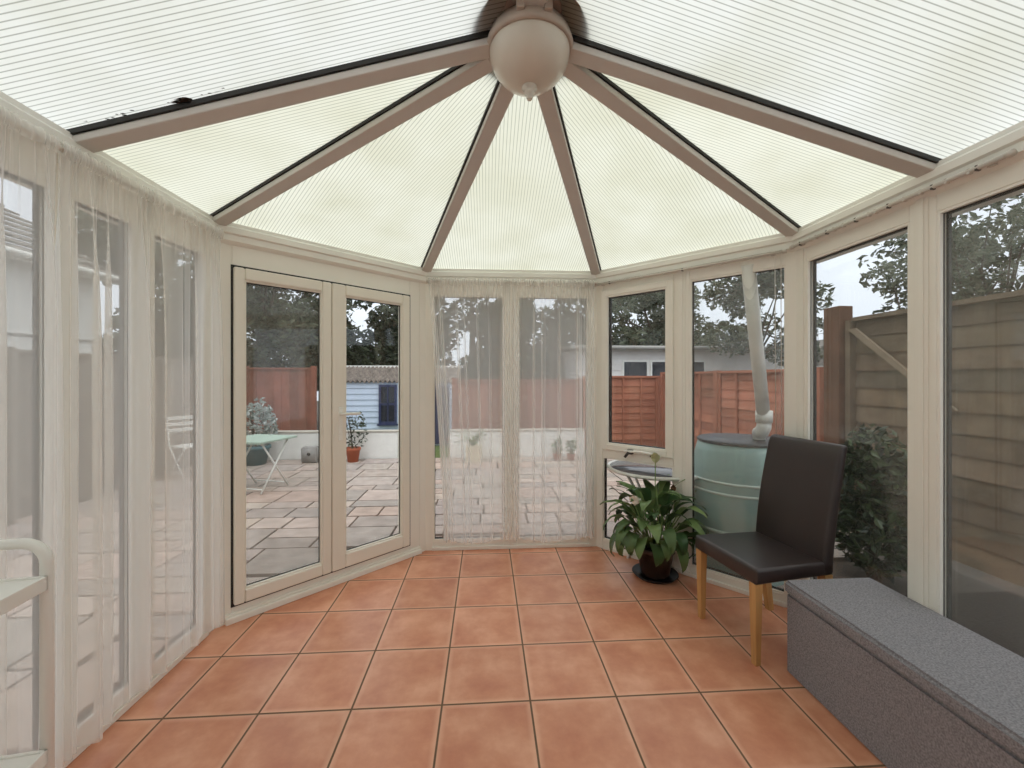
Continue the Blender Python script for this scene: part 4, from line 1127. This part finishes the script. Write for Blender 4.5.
# potted plants
def potted(name, loc, pr, ph_, matp, label, kind, seed, square=False, fol=(.3, .4), mat='leaf_green', n=260, size=.03):
    o = tag(empty(name, (loc[0], loc[1], ZG)), label, 'plant'); rnd = random.Random(seed)
    bm = bmesh.new()
    if square: hexa(bm, frustum(-pr * .85, pr * .85, -pr * .85, pr * .85, 0, ph_)); 
    else: lathe(bm, [(0, 0), (pr * .7, 0), (pr * .95, ph_ * .8), (pr * 1.05, ph_ * .82), (pr * 1.05, ph_), (pr * .92, ph_), (pr * .9, ph_ * .9), (0, ph_ * .9)], 28)
    mesh_obj('pot', bm, M[matp], o)
    bm = bmesh.new(); cl = colour_layer(bm)
    if kind == 'spiky':
        for k in range(26):
            leaf_blade(bm, cl, (rnd.uniform(-.02, .02), rnd.uniform(-.02, .02), ph_ * .9), k * 2.4, fol[1] * rnd.uniform(.7, 1.1), .012, rnd.uniform(.7, 1.5), rnd.uniform(.6, 1.6), rnd.random(), .3)
    else:
        leaf_cloud(bm, cl, [(0, 0, ph_ + fol[1] * .5, fol[0], fol[0], fol[1] * .6), (.05, 0, ph_ + fol[1] * .95, fol[0] * .6, fol[0] * .6, fol[1] * .35)], n, size, rnd)
        st = bmesh.new()
        for k in range(7): tube(st, [(0, 0, ph_ * .88), (rnd.uniform(-.5, .5) * fol[0], rnd.uniform(-.5, .5) * fol[0], ph_ + fol[1] * rnd.uniform(.6, 1.1))], .005, 5)
        mesh_obj('stems', st, M['bark'], o)
    mesh_obj('leaves', bm, M[mat], o)
    return o
q = gp(353, d=6.75); potted('potted_plant', q, .115, .23, 'terracotta', 'leggy green plant in a round terracotta pot by the low wall', 'bush', 1, False, (.24, .48), 'leaf_dark', 240, .035)
q = gp(256, d=6.55); potted('potted_plant', q, .2, .30, 'teal_pot', 'silver leaved bush in a teal pot behind the bistro table', 'bush', 2, False, (.30, .58), 'leaf_silver', 620, .05)
q = gp(474, d=6.80); potted('potted_plant', q, .15, .26, 'cream_pot', 'spiky plant in a cream square pot beyond the end curtain', 'spiky', 3, True, (.3, .36), 'leaf_green')
for k, u in enumerate((557, 571)):
    q = gp(u, d=6.9); potted('potted_plant', q, .07, .10, 'terracotta', ('small bushy plant in a low pot against the far white wall, nearer the middle', 'small bushy plant in a low pot against the far white wall, nearer the lily')[k], 'bush', 5 + k, False, (.09, .22), 'leaf_green', 120, .03)
q = gp(311, d=6.72)
bx_ = tag(empty('garden_speaker', (q[0], q[1], ZG)), 'grey rounded stone box standing against the white garden wall', 'box')
bm = bmesh.new(); box(bm, -.125, .125, -.09, .09, 0, .25); bmesh.ops.bevel(bm, geom=bm.edges[:], offset=.018, segments=3, affect='EDGES'); mesh_obj('body', bm, M['stone'], bx_, True)
bm = bmesh.new(); tube(bm, [(-.0, -.088, .14), (0, -.094, .14)], .028, 14); mesh_obj('round_vent', bm, M['gasket'], bx_)

# ------------------------------------------------------------------ camera, world, render look
cam = bpy.data.cameras.new('camera'); co = bpy.data.objects.new('camera', cam); COL.objects.link(co)
cam.sensor_width = 36; cam.lens = 36 * F / 1024; cam.shift_y = -6 / 1024
cam.clip_start = .03; cam.clip_end = 200
co.location = (0, 0, H); co.rotation_euler = (PI / 2, 0, -TH)
bpy.context.scene.camera = co

w = bpy.data.worlds.new('overcast'); bpy.context.scene.world = w; w.use_nodes = True
nt = w.node_tree; nt.nodes.clear()
out = nt.nodes.new('ShaderNodeOutputWorld'); bg = nt.nodes.new('ShaderNodeBackground'); bg.inputs[1].default_value = 1.0
tc = nt.nodes.new('ShaderNodeTexCoord'); sp = nt.nodes.new('ShaderNodeSeparateXYZ'); nt.links.new(tc.outputs['Generated'], sp.inputs[0])
rp = nt.nodes.new('ShaderNodeValToRGB'); e = rp.color_ramp.elements
e[0].position = 0; e[0].color = (.72, .78, .85, 1); e[1].position = 1; e[1].color = (1.16, 1.20, 1.24, 1)
x = e.new(.35); x.color = (.80, .86, .95, 1); x = e.new(.6); x.color = (1.04, 1.08, 1.12, 1)
nt.links.new(sp.outputs[2], rp.inputs[0]); nt.links.new(rp.outputs[0], bg.inputs[0]); nt.links.new(bg.outputs[0], out.inputs[0])
# broad overcast sun glow from high behind the clouds
sl = bpy.data.lights.new('sun', 'SUN'); sl.energy = .7; sl.angle = math.radians(60); sl.color = (1, .98, .95)
so = bpy.data.objects.new('sun', sl); so.rotation_euler = (math.radians(18), math.radians(8), 0); so.location = (0, 0, 8); COL.objects.link(so)

scn = bpy.context.scene
scn.view_settings.view_transform = 'Standard'; scn.view_settings.look = 'None'; scn.view_settings.gamma = 1; scn.view_settings.exposure = 0.5
scn.view_settings.use_curve_mapping = False
try:
    scn.cycles.transparent_max_bounces = 32; scn.cycles.max_bounces = 12; scn.cycles.diffuse_bounces = 6; scn.cycles.transmission_bounces = 8; scn.cycles.glossy_bounces = 5
except Exception: pass
